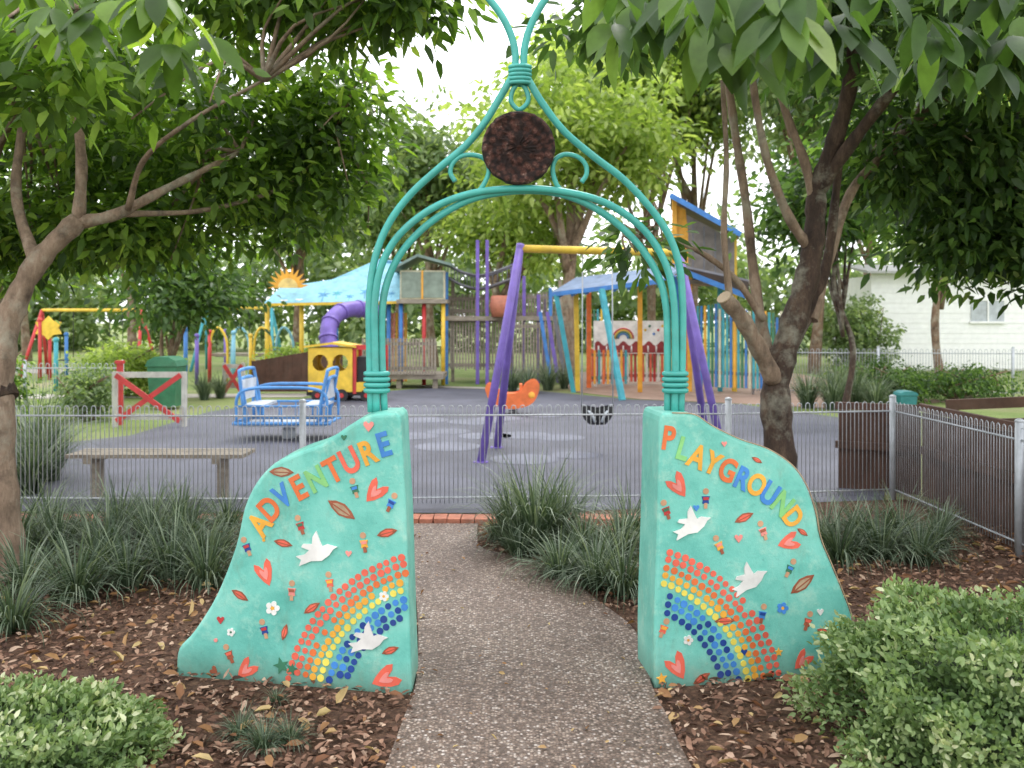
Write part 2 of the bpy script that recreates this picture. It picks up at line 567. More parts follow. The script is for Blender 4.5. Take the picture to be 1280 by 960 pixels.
P = np.vstack([P, np.array(onp)])
n = len(P)
A = rng.normal(size=(n, 3)) * np.array([1, 1, 0.2]); NR = rng.normal(size=(n, 3)) * 0.45 + np.array([0, 0, 1])
l = 0.035 + 0.06 * rng.random(n) ** 1.6
l[-90:] *= 0.4
me = leafmesh('fallen_leaves', LF_dry, P, A, NR, l, l * 0.42, rng.random(n), droop=0.0, fold=0.35)
single('fallen_leaves', me, None, 'dry yellow-brown leaves lying on the mulch', 'fallen leaves', kind='stuff')

# ------------------------------------------------------------------ gateway
gate = thing('entrance_gateway', (0.1, 4.4, 0), 'teal mosaic playground gateway with metal arch over the path', 'gateway')

class Plane:
    def __init__(s, x0, y0, k):
        s.x0, s.y0, s.k = x0, y0, k
        s.e1 = Vector((1, k, 0)).normalized()
        s.n = Vector((k, -1, 0)).normalized()
    def p(s, u, v, lift=0.0):
        a = (u - 640) / F
        Y = (s.y0 - s.k * s.x0) / (1 - s.k * a)
        return Vector((a * Y, Y, H - (v - 400) / F * Y)) + s.n * lift
PL = Plane(-0.452, 4.16, -0.2)
PR = Plane(0.655, 4.23, 0.2)
PXM = 4.2 / F

def block(pl, outline, back, zbot=-0.05):
    pts = catmull([pl.p(u, v) for u, v in outline], 4)
    a = pts[0].copy(); b = pts[-1].copy(); a.z = zbot; b.z = zbot
    poly = [a] + pts + [b]
    bm = bmesh.new()
    vf = [bm.verts.new(p) for p in poly]
    f = bm.faces.new(vf)
    bm.normal_update()
    ret = bmesh.ops.extrude_face_region(bm, geom=[f])
    vs = [e for e in ret['geom'] if isinstance(e, bmesh.types.BMVert)]
    bmesh.ops.translate(bm, vec=Vector(back), verts=vs)
    bmesh.ops.recalc_face_normals(bm, faces=bm.faces)
    ed = []
    for e in bm.edges:
        if len(e.link_faces) == 2 and e.calc_face_angle() > 0.7:
            ed.append(e)
    bmesh.ops.bevel(bm, geom=ed, offset=0.018, segments=3, profile=0.5, affect='EDGES')
    bm.verts.ensure_lookup_table()
    mb = MB()
    for i, v in enumerate(bm.verts): v.index = i
    mb.add([v.co.copy() for v in bm.verts], [[v.index for v in f.verts] for f in bm.faces], 0)
    bm.free()
    return mb

outL = [(515, 862), (512, 780), (508, 650), (503, 560), (500, 521), (488, 517), (462, 519), (438, 531), (405, 553), (370, 566), (342, 580), (320, 604), (305, 636), (294, 684), (270, 745), (242, 790), (223, 812), (220, 838)]
outR = [(818, 856), (818, 780), (822, 650), (824, 560), (826, 521), (840, 516), (868, 518), (890, 532), (925, 549), (960, 561), (990, 581), (1008, 606), (1020, 640), (1026, 672), (1040, 706), (1056, 745), (1066, 775), (1070, 820)]

def shape(mb, pl, poly, u, v, size, rot, m, lift=0.0, th=0.003):
    c = pl.p(u, v)
    cr, sr = math.cos(rot), math.sin(rot)
    pts = []
    for (x, y) in poly:
        x *= size * PXM; y *= size * PXM
        pts.append(c + pl.e1 * (x * cr - y * sr) + Vector((0, 0, x * sr + y * cr)) + pl.n * (lift))
    mb.prism([p + pl.n * th for p in pts], -pl.n * (th + 0.003), m)

circle = [(0.5 * math.cos(a * math.pi / 6), 0.5 * math.sin(a * math.pi / 6)) for a in range(12)]
leafp = [(-0.5, 0), (-0.3, 0.13), (0, 0.2), (0.28, 0.13), (0.5, 0), (0.28, -0.12), (0, -0.19), (-0.3, -0.12)]
heart = [(0, -0.45), (0.25, -0.15), (0.45, 0.12), (0.42, 0.35), (0.22, 0.42), (0.04, 0.25), (-0.04, 0.25), (-0.22, 0.42), (-0.42, 0.35), (-0.45, 0.12), (-0.25, -0.15)]
longheart = [(0, -0.55), (0.2, -0.3), (0.36, 0.05), (0.4, 0.34), (0.3, 0.52), (0.12, 0.36), (0.0, 0.1), (-0.14, 0.34), (-0.32, 0.46), (-0.38, 0.24), (-0.3, -0.05), (-0.16, -0.34)]
star = [((0.5 if i % 2 == 0 else 0.22) * math.sin(i * math.pi / 5), (0.5 if i % 2 == 0 else 0.22) * math.cos(i * math.pi / 5)) for i in range(10)]
dove = [(-0.55, -0.27), (-0.47, -0.12), (-0.6, -0.02), (-0.36, 0.0), (-0.22, 0.1), (-0.42, 0.2), (-0.36, 0.27), (-0.12, 0.24), (-0.08, 0.42), (0.04, 0.56), (0.1, 0.3), (0.14, 0.16), (0.28, 0.2), (0.4, 0.15), (0.54, 0.1), (0.42, 0.05), (0.3, -0.08), (0.08, -0.2), (-0.2, -0.18)]

DM = [MT_teal, MT_rim, redor, rust, pink, white, skin, dyellow, navy, gtile, ltile, red, green]
def deco(mb, pl, wings, lvs, people, misc):
    for (u, v, s, r) in wings:
        shape(mb, pl, longheart, u, v, s * 1.05, r, 2)
        shape(mb, pl, longheart, u, v + 1, s * 0.5, r, 4, 0.002)
    for (u, v, s, r) in lvs:
        shape(mb, pl, leafp, u, v, s, r, 3)
        shape(mb, pl, leafp, u, v, s * .7, r, 2 if s < 30 else 1, 0.0015)
        shape(mb, pl, [(-0.5, -0.02), (0.5, -0.02), (0.5, 0.02), (-0.5, 0.02)], u, v, s * 0.9, r, 3, 0.003)
    cols = [8, 11, 4, 7, 12, 10, 2, 3]
    for i, (u, v) in enumerate(people):
        r = R.uniform(-.5, .5)
        dx, dy = -math.sin(r), -math.cos(r)
        shape(mb, pl, circle, u + dx * 8, v + dy * 8, 8, 0, 6)
        shape(mb, pl, [(-0.5, 0.35), (0.5, 0.35), (0.35, -0.1), (0.4, -0.5), (0.1, -0.5), (0, -0.3), (-0.1, -0.5), (-0.4, -0.5), (-0.35, -0.1)], u - dx * 2, v - dy * 2, 11, r, cols[i % 8], 0.001)
        shape(mb, pl, [(-0.4, 0.2), (0.4, 0.2), (0.4, -0.2), (-0.4, -0.2)], u - dx * 1, v - dy * 1, 9, r, cols[(i * 3 + 1) % 8], 0.003)
        shape(mb, pl, [(-0.3, 0.5), (0.3, 0.5), (0.3, -0.5), (-0.3, -0.5)], u - dx * 10, v - dy * 10, 7, r, 3 if i % 2 else 6, 0.002)
    for (sh, u, v, s, r, m) in misc:
        shape(mb, pl, sh, u, v, s, r, m, 0.002)

def flower(u, v, s, m1, m2):
    o = [(circle, u + s * .33 * math.cos(k * 1.2566), v + s * .33 * math.sin(k * 1.2566), s * .42, 0, m1) for k in range(5)]
    return o + [(circle, u, v, s * .3, 0, m2)]

def rainbow(pl, cu, cv, a0, a1, flip):
    mb = MB()
    rows = [(205, 0), (195.5, 0), (185, 1), (175.5, 2), (166, 3), (154, 4), (144, 4), (134, 5)]
    for r, m in rows:
        n = int(r * abs(a1 - a0) / 9.7)
        for i in range(n + 1):
            a = a0 + (a1 - a0) * (i + R.uniform(-.08, .08)) / n
            if R.random() < 0.02: continue
            rr = r + R.uniform(-.6, .6)
            u = cu + flip * -rr * math.cos(a); v = cv - rr * math.sin(a)
            if flip > 0 and u > 507 or flip < 0 and u < 828: continue
            if v > 850: continue
            shape(mb, pl, circle, u, v, 8.8 * R.uniform(.85, 1.08), 0, (5 if m == 4 and R.random() < .3 else m), 0.001)
    return mb

def letters(pl, spec, size):
    mats = [orange, dyellow, ltile, gtile, redor]
    key = 'oybgr'
    mb = MB()
    for ch, u, v, rot, c in spec:
        cu = bpy.data.curves.new('t', 'FONT')
        cu.body = ch; cu.size = size * R.uniform(.95, 1.06); cu.align_x = 'CENTER'; cu.align_y = 'CENTER'
        cu.extrude = 0.002; cu.offset = 0.0048
        ob = bpy.data.objects.new('t', cu)
        COL.objects.link(ob)
        dg = bpy.context.evaluated_depsgraph_get()
        dg.update()
        me = bpy.data.meshes.new_from_object(ob.evaluated_get(dg))
        cn = pl.p(u, v)
        cr, sr = math.cos(rot), math.sin(rot)
        vs = []
        for q in me.vertices:
            x, y, z = q.co
            x *= 0.8
            vs.append(cn + pl.e1 * (x * cr - y * sr) + Vector((0, 0, x * sr + y * cr)) + pl.n * (0.003 + z))
        mb.add(vs, [list(p.vertices) for p in me.polygons], key.index(c))
        bpy.data.objects.remove(ob); bpy.data.meshes.remove(me)
    return mb, mats
RB_M = [redor, orange, dyellow, lemon, ltile, navy]

mb = block(PL, outL, (0.0, 0.30, 0))
deco(mb, PL,
     [(331, 716, 30, 0.4), (308, 836, 28, -0.8), (482, 847, 34, -1.1), (469, 614, 30, -0.7)],
     [(352, 590, 34, 0.0), (427, 637, 42, -0.55), (354, 679, 26, -0.2), (300, 744, 26, -0.5), (390, 760, 26, 0.6), (484, 666, 28, 0.3), (488, 813, 24, 0.4), (356, 790, 22, 1.3)],
     [(308, 682), (375, 655), (365, 737), (455, 677), (443, 609), (490, 627), (412, 726), (286, 816), (330, 785)],
     flower(341, 760, 17, 5, 7) + flower(480, 745, 12, 5, 7) + flower(289, 790, 10, 5, 12) + [(heart, 461, 533, 15, 0, 4), (heart, 276, 775, 11, 0, 11), (star, 352, 832, 22, 0.3, 12), (star, 365, 836, 16, 1, 12), (circle, 330, 675, 4, 0, 7), (heart, 436, 692, 9, 0, 4), (circle, 270, 800, 5, 0, 4), (heart, 268, 838, 12, 1, 3), (heart, 430, 547, 8, 0, 12)])
bl = part(gate, 'painted_block', mb, DM, label='teal rendered block with mosaic rainbow reading ADVENTURE')
mbl, mats = letters(PL, [('A', 326, 656, 0.95, 'y'), ('D', 338, 637, 0.8, 'o'), ('V', 354, 621, 0.6, 'b'), ('E', 374, 611, 0.5, 'o'), ('N', 396, 600, 0.5, 'g'), ('T', 417, 589, 0.5, 'o'), ('U', 438, 577, 0.48, 'r'), ('R', 460, 567, 0.4, 'y'), ('E', 480, 557, 0.3, 'b')], 0.152)
part(bl, 'lettering', mbl, mats, top=gate, label='painted word ADVENTURE in coloured capital letters')
part(bl, 'rainbow_mosaic', rainbow(PL, 560, 893, 0.22, 1.33, 1), RB_M, top=gate)
for (u, v, s, r) in [(398, 691, 50, 0.15), (462, 802, 46, 0.1)]:
    mb = MB(); shape(mb, PL, dove, u, v, s, r, 0, 0.004, 0.006)
    part(bl, 'dove_relief', mb, white, top=gate)

mb = block(PR, outR, (-0.035, 0.33, 0))
deco(mb, PR,
     [(847, 607, 30, 0.6), (986, 677, 28, -1.3), (1003, 825, 26, -0.8), (846, 833, 32, 0.5)],
     [(930, 647, 28, 0.4), (1003, 730, 40, 0.6), (906, 776, 28, 0.0), (877, 848, 26, 0.5), (1030, 790, 22, -.4), (946, 575, 16, -0.5), (1003, 665, 18, -0.6)],
     [(882, 622), (832, 636), (953, 662), (898, 680), (988, 709), (953, 766), (830, 784), (1010, 775)],
     flower(978, 760, 14, 10, 7) + flower(860, 800, 12, 5, 7) + [(heart, 923, 673, 12, 0, 4), (star, 827, 848, 15, 0.1, 7), (heart, 870, 635, 9, 0, 10), (star, 973, 815, 12, 0, 7), (heart, 930, 815, 9, 0, 8), (heart, 1025, 765, 10, 0, 5), (heart, 905, 555, 8, 0, 4)])
front = [p + PR.n * 0.001 for p in catmull([PR.p(u, v) for u, v in outR[5:]], 4)]
mb.tube(front, 0.003, 1, 6)
br = part(gate, 'painted_block', mb, DM, label='teal rendered block with mosaic rainbow reading PLAYGROUND')
mbl, mats = letters(PR, [('P', 835, 549, -0.15, 'o'), ('L', 853, 562, -0.3, 'g'), ('A', 871, 572, -0.4, 'y'), ('Y', 890, 580, -0.45, 'y'), ('G', 909, 589, -0.4, 'o'), ('R', 927, 599, -0.45, 'b'), ('O', 945, 607, -0.5, 'y'), ('U', 961, 618, -0.6, 'b'), ('N', 977, 631, -0.75, 'g'), ('D', 990, 647, -0.95, 'y')], 0.142)
part(br, 'lettering', mbl, mats, top=gate, label='painted word PLAYGROUND in coloured capital letters')
part(br, 'rainbow_mosaic', rainbow(PR, 773, 885, 0.17, 1.4, -1), RB_M, top=gate)
for (u, v, s, r) in [(866, 657, 46, 0.2), (938, 726, 46, 0.3)]:
    mb = MB(); shape(mb, PR, dove, u, v, s, r, 0, 0.004, 0.006)
    part(br, 'dove_relief', mb, white, top=gate)

# arch
YA = 4.36
def ap(pts, dy=0.0, n=6):
    return catmull([at(u, v, YA) + Vector((0, dy, 0)) for u, v in pts], n)
mb = MB()
rt = 0.0175
ogL = [(464, 515), (462, 440), (462, 370), (470, 318), (488, 276), (515, 241), (549, 210), (582, 182), (606, 153), (622, 127), (636, 103), (643, 88), (644, 66), (638, 42), (626, 18), (606, -8)]
ogR = [(851, 515), (853, 440), (853, 375), (849, 332), (836, 294), (812, 259), (779, 224), (740, 194), (705, 164), (680, 132), (664, 106), (656, 90), (655, 66), (660, 42), (670, 18), (686, -8)]
mb.tube(ap(ogL), rt, 0, 10); mb.tube(ap(ogR), rt, 0, 10)
ar1 = [(471, 515), (469, 440), (469, 375), (478, 330), (500, 293), (540, 261), (590, 242), (650, 236), (705, 240), (757, 254), (800, 283), (828, 322), (841, 368), (844, 440), (843, 515)]
ar2 = [(480, 515), (477, 440), (478, 380), (489, 338), (511, 303), (547, 271), (594, 247), (650, 238), (700, 242), (746, 261), (789, 295), (820, 338), (833, 382), (835, 440), (835, 515)]
mb.tube(ap(ar1, -0.008), rt, 0, 10); mb.tube(ap(ar2, 0.012), rt, 0, 10)
for cx in (471, 844):
    for k in range(4):
        pts = []
        for a in range(20):
            t = 2 * math.pi * a / 20
            c = at(cx, 467 + k * 7, YA)
            pts.append(c + Vector((0.052 * math.cos(t), 0.034 * math.sin(t), 0)))
        mb.tube(pts, 0.013, 0, 6, closed=True)
for k in range(5):
    c = at(650, 84 + k * 5, YA)
    pts = [c + Vector((0.047 * math.cos(2 * math.pi * a / 18), 0.03 * math.sin(2 * math.pi * a / 18), 0)) for a in range(18)]
    mb.tube(pts, 0.011, 0, 6, closed=True)
fr = part(gate, 'arch_frame', mb, MT_tube, label='teal bent steel tube arch with ogee top')
def scroll(pts):
    m_ = MB(); m_.tube(ap(pts), 0.0115, 0, 8)
    part(fr, 'scroll', m_, MT_tube, top=gate)
scroll([(596, 242), (605, 230), (611, 214), (607, 200), (594, 194), (577, 195), (566, 204), (563, 216), (569, 227)])
scroll([(705, 241), (696, 231), (691, 214), (694, 200), (706, 193), (722, 196), (732, 206), (733, 218), (727, 228)])
scroll([(649, 102), (641, 113), (639, 127), (649, 137), (660, 127), (658, 113), (650, 102)])
c = at(648, 186, YA) + Vector((0, -0.02, 0))
mb = MB()
prof = [(0.0, -0.022), (0.03, -0.022), (0.05, -0.026), (0.07, -0.024), (0.085, -0.019), (0.105, -0.022), (0.125, -0.02), (0.14, -0.025), (0.155, -0.03), (0.166, -0.028), (0.173, -0.012), (0.172, 0.02), (0.0, 0.02)]
vs = []; fs = []; nn = 56
rj = random.Random(4)
for i, (r, y) in enumerate(prof):
    for j in range(nn):
        a = 2 * math.pi * j / nn
        jj = rj.uniform(-1, 1)
        rr = r + 0.003 * jj * (r > .02)
        yy = y + (0.004 * rj.uniform(-1, 1) if i < 10 else 0)
        vs.append((c.x + rr * math.cos(a), c.y + yy, c.z + rr * math.sin(a)))
for i in range(len(prof) - 1):
    for j in range(nn):
        fs.append((i * nn + j, i * nn + (j + 1) % nn, (i + 1) * nn + (j + 1) % nn, (i + 1) * nn + j))
mb.add(vs, fs, 0)
part(gate, 'round_plaque', mb, MT_disc, label='dark brown round mosaic plaque in the arch')

# ------------------------------------------------------------------ grass clumps
def clump(name, seed, nb, Lm, lift, wid=0.011):
    rg = np.random.default_rng(seed)
    th = rg.random(nb) * 2 * np.pi
    rad = rg.random(nb) * 0.11
    lean = 0.2 + rg.random(nb) * lift
    L = Lm * (0.5 + 0.65 * rg.random(nb))
    seg = 5
    V = []; Fc = []; var = []
    for i in range(nb):
        d = np.array([math.cos(th[i]), math.sin(th[i]), 0])
        s = np.array([-d[1], d[0], 0])
        p = np.array([d[0] * rad[i], d[1] * rad[i], 0.0])
        ang = math.pi / 2 - lean[i] * 0.5
        o = len(V)
        tw = rg.normal() * 0.3
        vv = rg.random()
        for k in range(seg + 1):
            t = k / seg
            w = wid * (1 - t ** 2.2) * 0.5 + 0.0006
            sd = s * math.cos(tw) + np.array([0, 0, 1]) * math.sin(tw) * 0.5
            V.append(p - sd * w); V.append(p + sd * w)
            var += [vv * 0.75 + t * 0.2] * 2
            p = p + (d * math.cos(ang) + np.array([0, 0, math.sin(ang)])) * L[i] / seg
            ang -= lean[i] * (0.38 + 0.1 * k)
            if p[2] < 0.015: p[2] = 0.015
        for k in range(seg):
            a = o + k * 2
            Fc.append((a, a + 1, a + 3, a + 2))
    me = bpy.data.meshes.new(name)
    me.from_pydata([tuple(q) for q in V], [], Fc)
    a_ = me.attributes.new('var', 'FLOAT', 'POINT')
    a_.data.foreach_set('value', np.clip(np.array(var), 0, 1).astype(np.float32))
    me.materials.append(LF_grass)
    me.update()
    return me
CL = [clump('strap_clump', s, 210, 0.56, 1.0) for s in (1, 2, 3)]
CT = [clump('tall_clump', s, 240, 0.8, 0.62, 0.013) for s in (5, 6)]
def put(me, name, x, y, s, label, cat, group, zs=1.0):
    o = bpy.data.objects.new(name, me)
    o.location = (x, y, 0.0); o.rotation_euler = (0, 0, R.random() * 6.28); o.scale = (s, s, s * zs)
    COL.objects.link(o); tag(o, label, cat, group)
    return o
gl = 'arching green strap-leaf grass clump growing in mulch'
for (u, v, s) in [(30, 745, 1.0), (95, 750, 1.0), (160, 735, .95), (215, 725, .95), (258, 735, .8), (70, 700, 1.), (135, 700, 1.), (190, 692, .95), (235, 690, .9), (15, 790, .8), (125, 720, .9), (275, 700, .8), (20, 700, 1.), (105, 680, .9), (150, 672, .95), (60, 672, .95), (225, 665, .9), (190, 668, .9), (285, 668, .85), (255, 712, .8),
                  (700, 725, .85), (745, 735, .9), (780, 745, .85), (650, 698, .7), (730, 700, .9), (775, 705, .95), (790, 680, .9), (690, 685, .8), (620, 676, .5),
                  (1050, 705, .9), (1100, 700, .95), (1150, 705, .85), (1075, 680, .9), (1125, 678, .85), (1170, 690, .7), (1030, 690, .85), (1180, 668, .6),
                  (330, 940, .3), (300, 925, .26), (362, 932, .28), (345, 880, .16)]:
    x, y = g(u, v)
    put(CL[R.randrange(3)], 'grass_clump', x, y, s * R.uniform(.92, 1.08), gl, 'grass clump', 'strap-leaf grass clumps in the beds', R.uniform(.8, 1.05))
for (u, v, s) in [(668, 690, 1.02), (640, 684, .75), (700, 680, .8)]:
    x, y = g(u, v)
    put(CT[R.randrange(2)], 'grass_clump', x, y, s, 'tall dark strap-leaf clump beside the curving path', 'grass clump', 'strap-leaf grass clumps in the beds')
for (x, y, s) in [(-5.2, 8.8, 1.1), (-4.7, 9.0, 1.), (-5.6, 9.4, 1.2), (-4.9, 9.7, 1.15), (-5.9, 8.7, 1.2), (-5.3, 10.2, 1.3)]:
    put(CT[R.randrange(2)], 'grass_clump', x, y, s, 'tall grey-green tussock behind the wire fence', 'grass clump', 'tall tussocks by the fence')
for (u, v, s) in [(255, 500, .9), (275, 498, .8), (640, 490, 1.), (660, 492, 1.), (685, 488, 1.1), (705, 486, .9), (1010, 510, 1.2), (1040, 512, 1.2), (1070, 510, 1.1), (1095, 514, 1.), (1050, 505, 1.3)]:
    x, y = g(u, v)
    put(CT[R.randrange(2)], 'grass_clump', x, y, s * 1.0, 'dark strap-leaf tussock at the playground edge', 'grass clump', 'tussocks round the playground')

# ------------------------------------------------------------------ hedges
def hedge(cx, cy, rx, ry, h, n, seed, label, L=0.03):
    rg = np.random.default_rng(seed)
    d = norm(rg.normal(size=(n, 3)))
    d[:, 2] = np.abs(d[:, 2])
    e = 0.66
    q = np.sign(d) * np.abs(d) ** e
    lump = 1 + 0.09 * np.sin(d[:, 0] * 9 + 1) * np.cos(d[:, 1] * 8) + 0.06 * np.sin(d[:, 2] * 13 + d[:, 0] * 6)
    r = (1 - 0.22 * rg.random(n) ** 2) * lump + rg.normal(size=n) * 0.025
    P = q * np.array([rx, ry, h]) * r[:, None] + np.array([cx, cy, 0.0])
    A = d * 0.8 + rg.normal(size=(n, 3)) * 0.7 + np.array([0, 0, 0.25])
    NR = d + rg.normal(size=(n, 3)) * 0.5
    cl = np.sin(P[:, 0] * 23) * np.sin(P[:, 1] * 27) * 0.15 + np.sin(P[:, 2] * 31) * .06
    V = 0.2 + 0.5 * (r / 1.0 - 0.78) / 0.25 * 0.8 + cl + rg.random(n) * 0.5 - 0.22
    t = thing('hedge', (cx, cy, 0), label, 'hedge')
    l = L * (0.5 + 0.9 * rg.random(n))
    me = leafmesh('foliage', LF_hedge, P, A, NR, l, l * 0.5, V, base=(cx, cy, 0), droop=0.05, fold=0.2)
    part(t, 'foliage', me, None)
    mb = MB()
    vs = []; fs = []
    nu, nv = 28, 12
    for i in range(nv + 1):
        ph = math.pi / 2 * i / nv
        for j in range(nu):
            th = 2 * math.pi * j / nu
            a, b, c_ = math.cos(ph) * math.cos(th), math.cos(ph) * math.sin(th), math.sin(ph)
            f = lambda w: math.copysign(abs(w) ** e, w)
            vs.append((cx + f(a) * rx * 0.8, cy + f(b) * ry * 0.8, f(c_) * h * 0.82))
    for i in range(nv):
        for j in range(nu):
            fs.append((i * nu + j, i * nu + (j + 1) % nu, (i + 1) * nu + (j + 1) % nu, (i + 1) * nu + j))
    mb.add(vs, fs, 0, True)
    part(t, 'branches_or_filler', mb, MT_inner)  # dark filler shell added inside to block see-through, no modelled twigs
hedge(2.2, 3.58, 0.94, 0.62, 0.56, 36000, 11, 'clipped light-green small-leaved hedge beside the gateway block')
hedge(-2.15, 3.4, 0.8, 0.46, 0.25, 20000, 12, 'low clipped light-green hedge at the mulch edge')

# ------------------------------------------------------------------ wire fence
def fence_run(pts, h, label, sp=0.04, r=0.0042, posts=None):
    t = thing('metal_fence', (pts[0][0], pts[0][1], 0), label, 'fence')
    for i in range(len(pts) - 1):
        a = Vector((*pts[i], 0)); b = Vector((*pts[i + 1], 0))
        L = (b - a).length; d = (b - a).normalized()
        mb = MB()
        n = int(L / (2 * sp))
        for k in range(n):
            x0 = (k + 0.25) * L / n; x1 = x0 + L / n * 0.5
            p0 = a + d * x0; p1 = a + d * x1; m_ = (p0 + p1) / 2; w = (x1 - x0) / 2
            pts_ = [p0 + Vector((0, 0, 0.05)), p0 + Vector((0, 0, h - w))]
            for q in range(1, 4):
                an = math.pi * q / 4
                pts_.append(m_ + d * (-w * math.cos(an)) + Vector((0, 0, h - w + w * math.sin(an))))
            pts_ += [p1 + Vector((0, 0, h - w)), p1 + Vector((0, 0, 0.05))]
            mb.tube(pts_, r, 0, 4)
        for z in (0.1, h - 0.09):
            mb.tube([a + Vector((0, 0, z)), b + Vector((0, 0, z))], r * 2.0, 0, 5)
        part(t, 'wire_panel', mb, MT_galv)
    for p in (posts or pts):
        mb = MB()
        mb.cyl((p[0], p[1], 0), (p[0], p[1], h + 0.04), 0.03, 0, 10)
        mb.ell((p[0], p[1], h + 0.045), (0.033, 0.033, 0.02), 0)
        part(t, 'post', mb, MT_galv)
    return t
fence_run([(-7.2, 8.35), (-4.6, 8.28), (-1.87, 8.22), (1.98, 8.42), (3.6, 8.7)], 0.93, 'galvanised loop-top wire fence along the playground edge')
fence_run([(3.61, 8.68), (3.64, 6.6), (3.7, 4.4)], 0.93, 'galvanised loop-top wire fence beside a brown timber wall', posts=[(3.64, 6.6), (3.7, 4.4)])
fence_run([(5.5, 21), (8.2, 20.6), (11, 20.2), (14, 20)], 1.05, 'distant wire fence before the white house', sp=0.06, r=0.006)
fence_run([(-14, 17.5), (-11.5, 17.2), (-9, 17.0), (-7.2, 17)], 0.9, 'distant wire fence at the lawn edge', sp=0.06, r=0.006)

t = thing('timber_wall', (3.7, 9.0, 0), 'dark brown vertical-board wall right behind the wire fence', 'wall')
for (a, b, zt0) in [((3.3, 9.3), (3.98, 8.95), .84), ((3.98, 8.9), (4.05, 4.6), .86)]:
    a = Vector((*a, 0)); b = Vector((*b, 0)); L = (b - a).length; d = (b - a).normalized(); rz = math.atan2(d.y, d.x)
    nv_ = Vector((-d.y, d.x, 0))
    n = max(4, int(L / .14))
    mb = MB()
    for k in range(n):
        p = a + d * (k + .5) * L / n + nv_ * (.006 * (k % 2))
        mb.box((p.x, p.y, 0.4 + R.uniform(-.008, .008)), (L / n * 1.0, 0.03, 0.8), 0, rz)
    part(t, 'boards', mb, MT_brownw)
    for z in (zt0, 0.45):
        mb = MB()
        mb.beam(a + Vector((-.04, -0.03, z)), b + Vector((-.04, -0.03, z)), 0.05, 0.07)
        part(t, 'rail', mb, MT_brownw)
mb = MB()
mb.beam((5.0, 10.6, 0.72), (9, 9.6, 1.0), 0.05, 0.12)
for k in range(4):
    mb.box((5.1 + k * 1.25, 10.6 - k * .31, 0.38 + k * .04), (0.07, 0.07, 0.76 + k * .08))
for z in (.2, .45):
    mb.beam((5.0, 10.62, z), (9, 9.62, z + .2), 0.04, 0.2)
single('timber_ramp_rail', mb, MT_brownw, 'brown timber ramp side rail behind the fence', 'railing', (5.1, 10.6, 0))

# ------------------------------------------------------------------ bench
t = thing('park_bench', (-3.35, 8.75, 0), 'backless weathered timber slat bench behind the wire fence', 'bench')
mb = MB()
for k in range(4):
    mb.box((-3.33, 8.6 + k * 0.11, 0.43 + R.uniform(-.002, .002)), (1.65, 0.09, 0.035))
part(t, 'seat', mb, MT_wood)
for x in (-3.95, -2.75):
    mb = MB()
    mb.box((x, 8.76, 0.2), (0.09, 0.09, 0.4)); mb.box((x, 8.76, 0.385), (0.08, 0.42, 0.05))
    part(t, 'leg', mb, MT_wood)

# ------------------------------------------------------------------ swing set
t = thing('swing_set', (1.1, 11.6, 0), 'purple and yellow swing frame with black toddler seat', 'swing set')
apL = Vector((0.1, 11.6, 2.6)); apR = Vector((2.2, 12.1, 2.58))
mb = MB(); mb.tube([apL + Vector((-.02, 0, 0)), apR + Vector((.02, 0, 0))], 0.05, 0, 12)
part(t, 'top_beam', mb, yellow)
for ap_, ft in ((apL, (-0.37, 10.95, 0)), (apL, (-0.2, 12.2, 0)), (apR, (2.62, 11.4, 0)), (apR, (2.7, 12.75, 0))):
    dd = (Vector(ft) - ap_).normalized() * .06
    mb = MB(); mb.tube([ap_ - dd, ft], 0.05, 0, 12); mb.cyl((ft[0], ft[1], 0.0), (ft[0], ft[1], 0.02), 0.09)
    part(t, 'leg', mb, purple)
mb = MB()
sx, sy = 1.1, 11.85
bw = 0.2
for s in (-1, 1):
    mb.tube([(sx + s * bw, sy, 0.6), (sx + s * bw * .95, sy, 2.57)], 0.009, 1, 5)
rows_ = [(.56, .21, .13), (.5, .21, .14), (.42, .17, .13), (.36, .11, .1)]
vs = []; fs = []
for (z, rx_, ry_) in rows_:
    for j in range(16):
        a = j * math.pi / 8
        vs.append((sx + rx_ * math.cos(a), sy + ry_ * math.sin(a), z + (.05 * abs(math.cos(a)) if z > .5 else 0)))
for i in range(3):
    for j in range(16):
        fs.append((i * 16 + j, i * 16 + (j + 1) % 16, (i + 1) * 16 + (j + 1) % 16, (i + 1) * 16 + j))
fs.append(tuple(range(48, 64)))
mb.add(vs, fs, 0, True)
for s in (-1, 1):
    mb.tube([(sx + s * .19, sy, .6), (sx + s * .08, sy - .15, .5), (sx + s * .04, sy - .14, .4)], .018, 2, 6)
part(t, 'swing_seat', mb, [black, MT_galv, seatgrey])

x0, y0 = 0.02, 16.6
t = thing('spring_rider', (x0, y0, 0), 'orange rounded spring rocker on the rubber ground', 'spring rider')
mb = MB()
out = catmull([(a, 0, b) for a, b in [(-.46, .3), (-.5, .46), (-.42, .54), (-.3, .44), (-.12, .36), (.1, .38), (.22, .52), (.36, .6), (.46, .54), (.46, .4), (.36, .2), (.14, .1), (-.14, .09), (-.36, .16), (-.46, .3)]], 3)[:-1]
for dy in (-.2, .14):
    mb.prism([(x0 + p.x, y0 + dy, p.z + .03) for p in out], (0, .05, 0), 0)
mb.box((x0 - .1, y0, .36), (.36, .3, .05), 0)
mb.box((x0 + .14, y0, .46), (.05, .3, .18), 0)
for s in (-.33, .33):
    mb.ell((x0 + s, y0 - .2, .36), (.06, .02, .06), 1)
part(t, 'body', mb, [orange, dyellow])
mb = MB()
mb.tube([(x0 + .07 * math.cos(a * .6), y0 + .07 * math.sin(a * .6), .0 + a * .004) for a in range(45)], 0.012, 0, 6)
part(t, 'spring', mb, black)

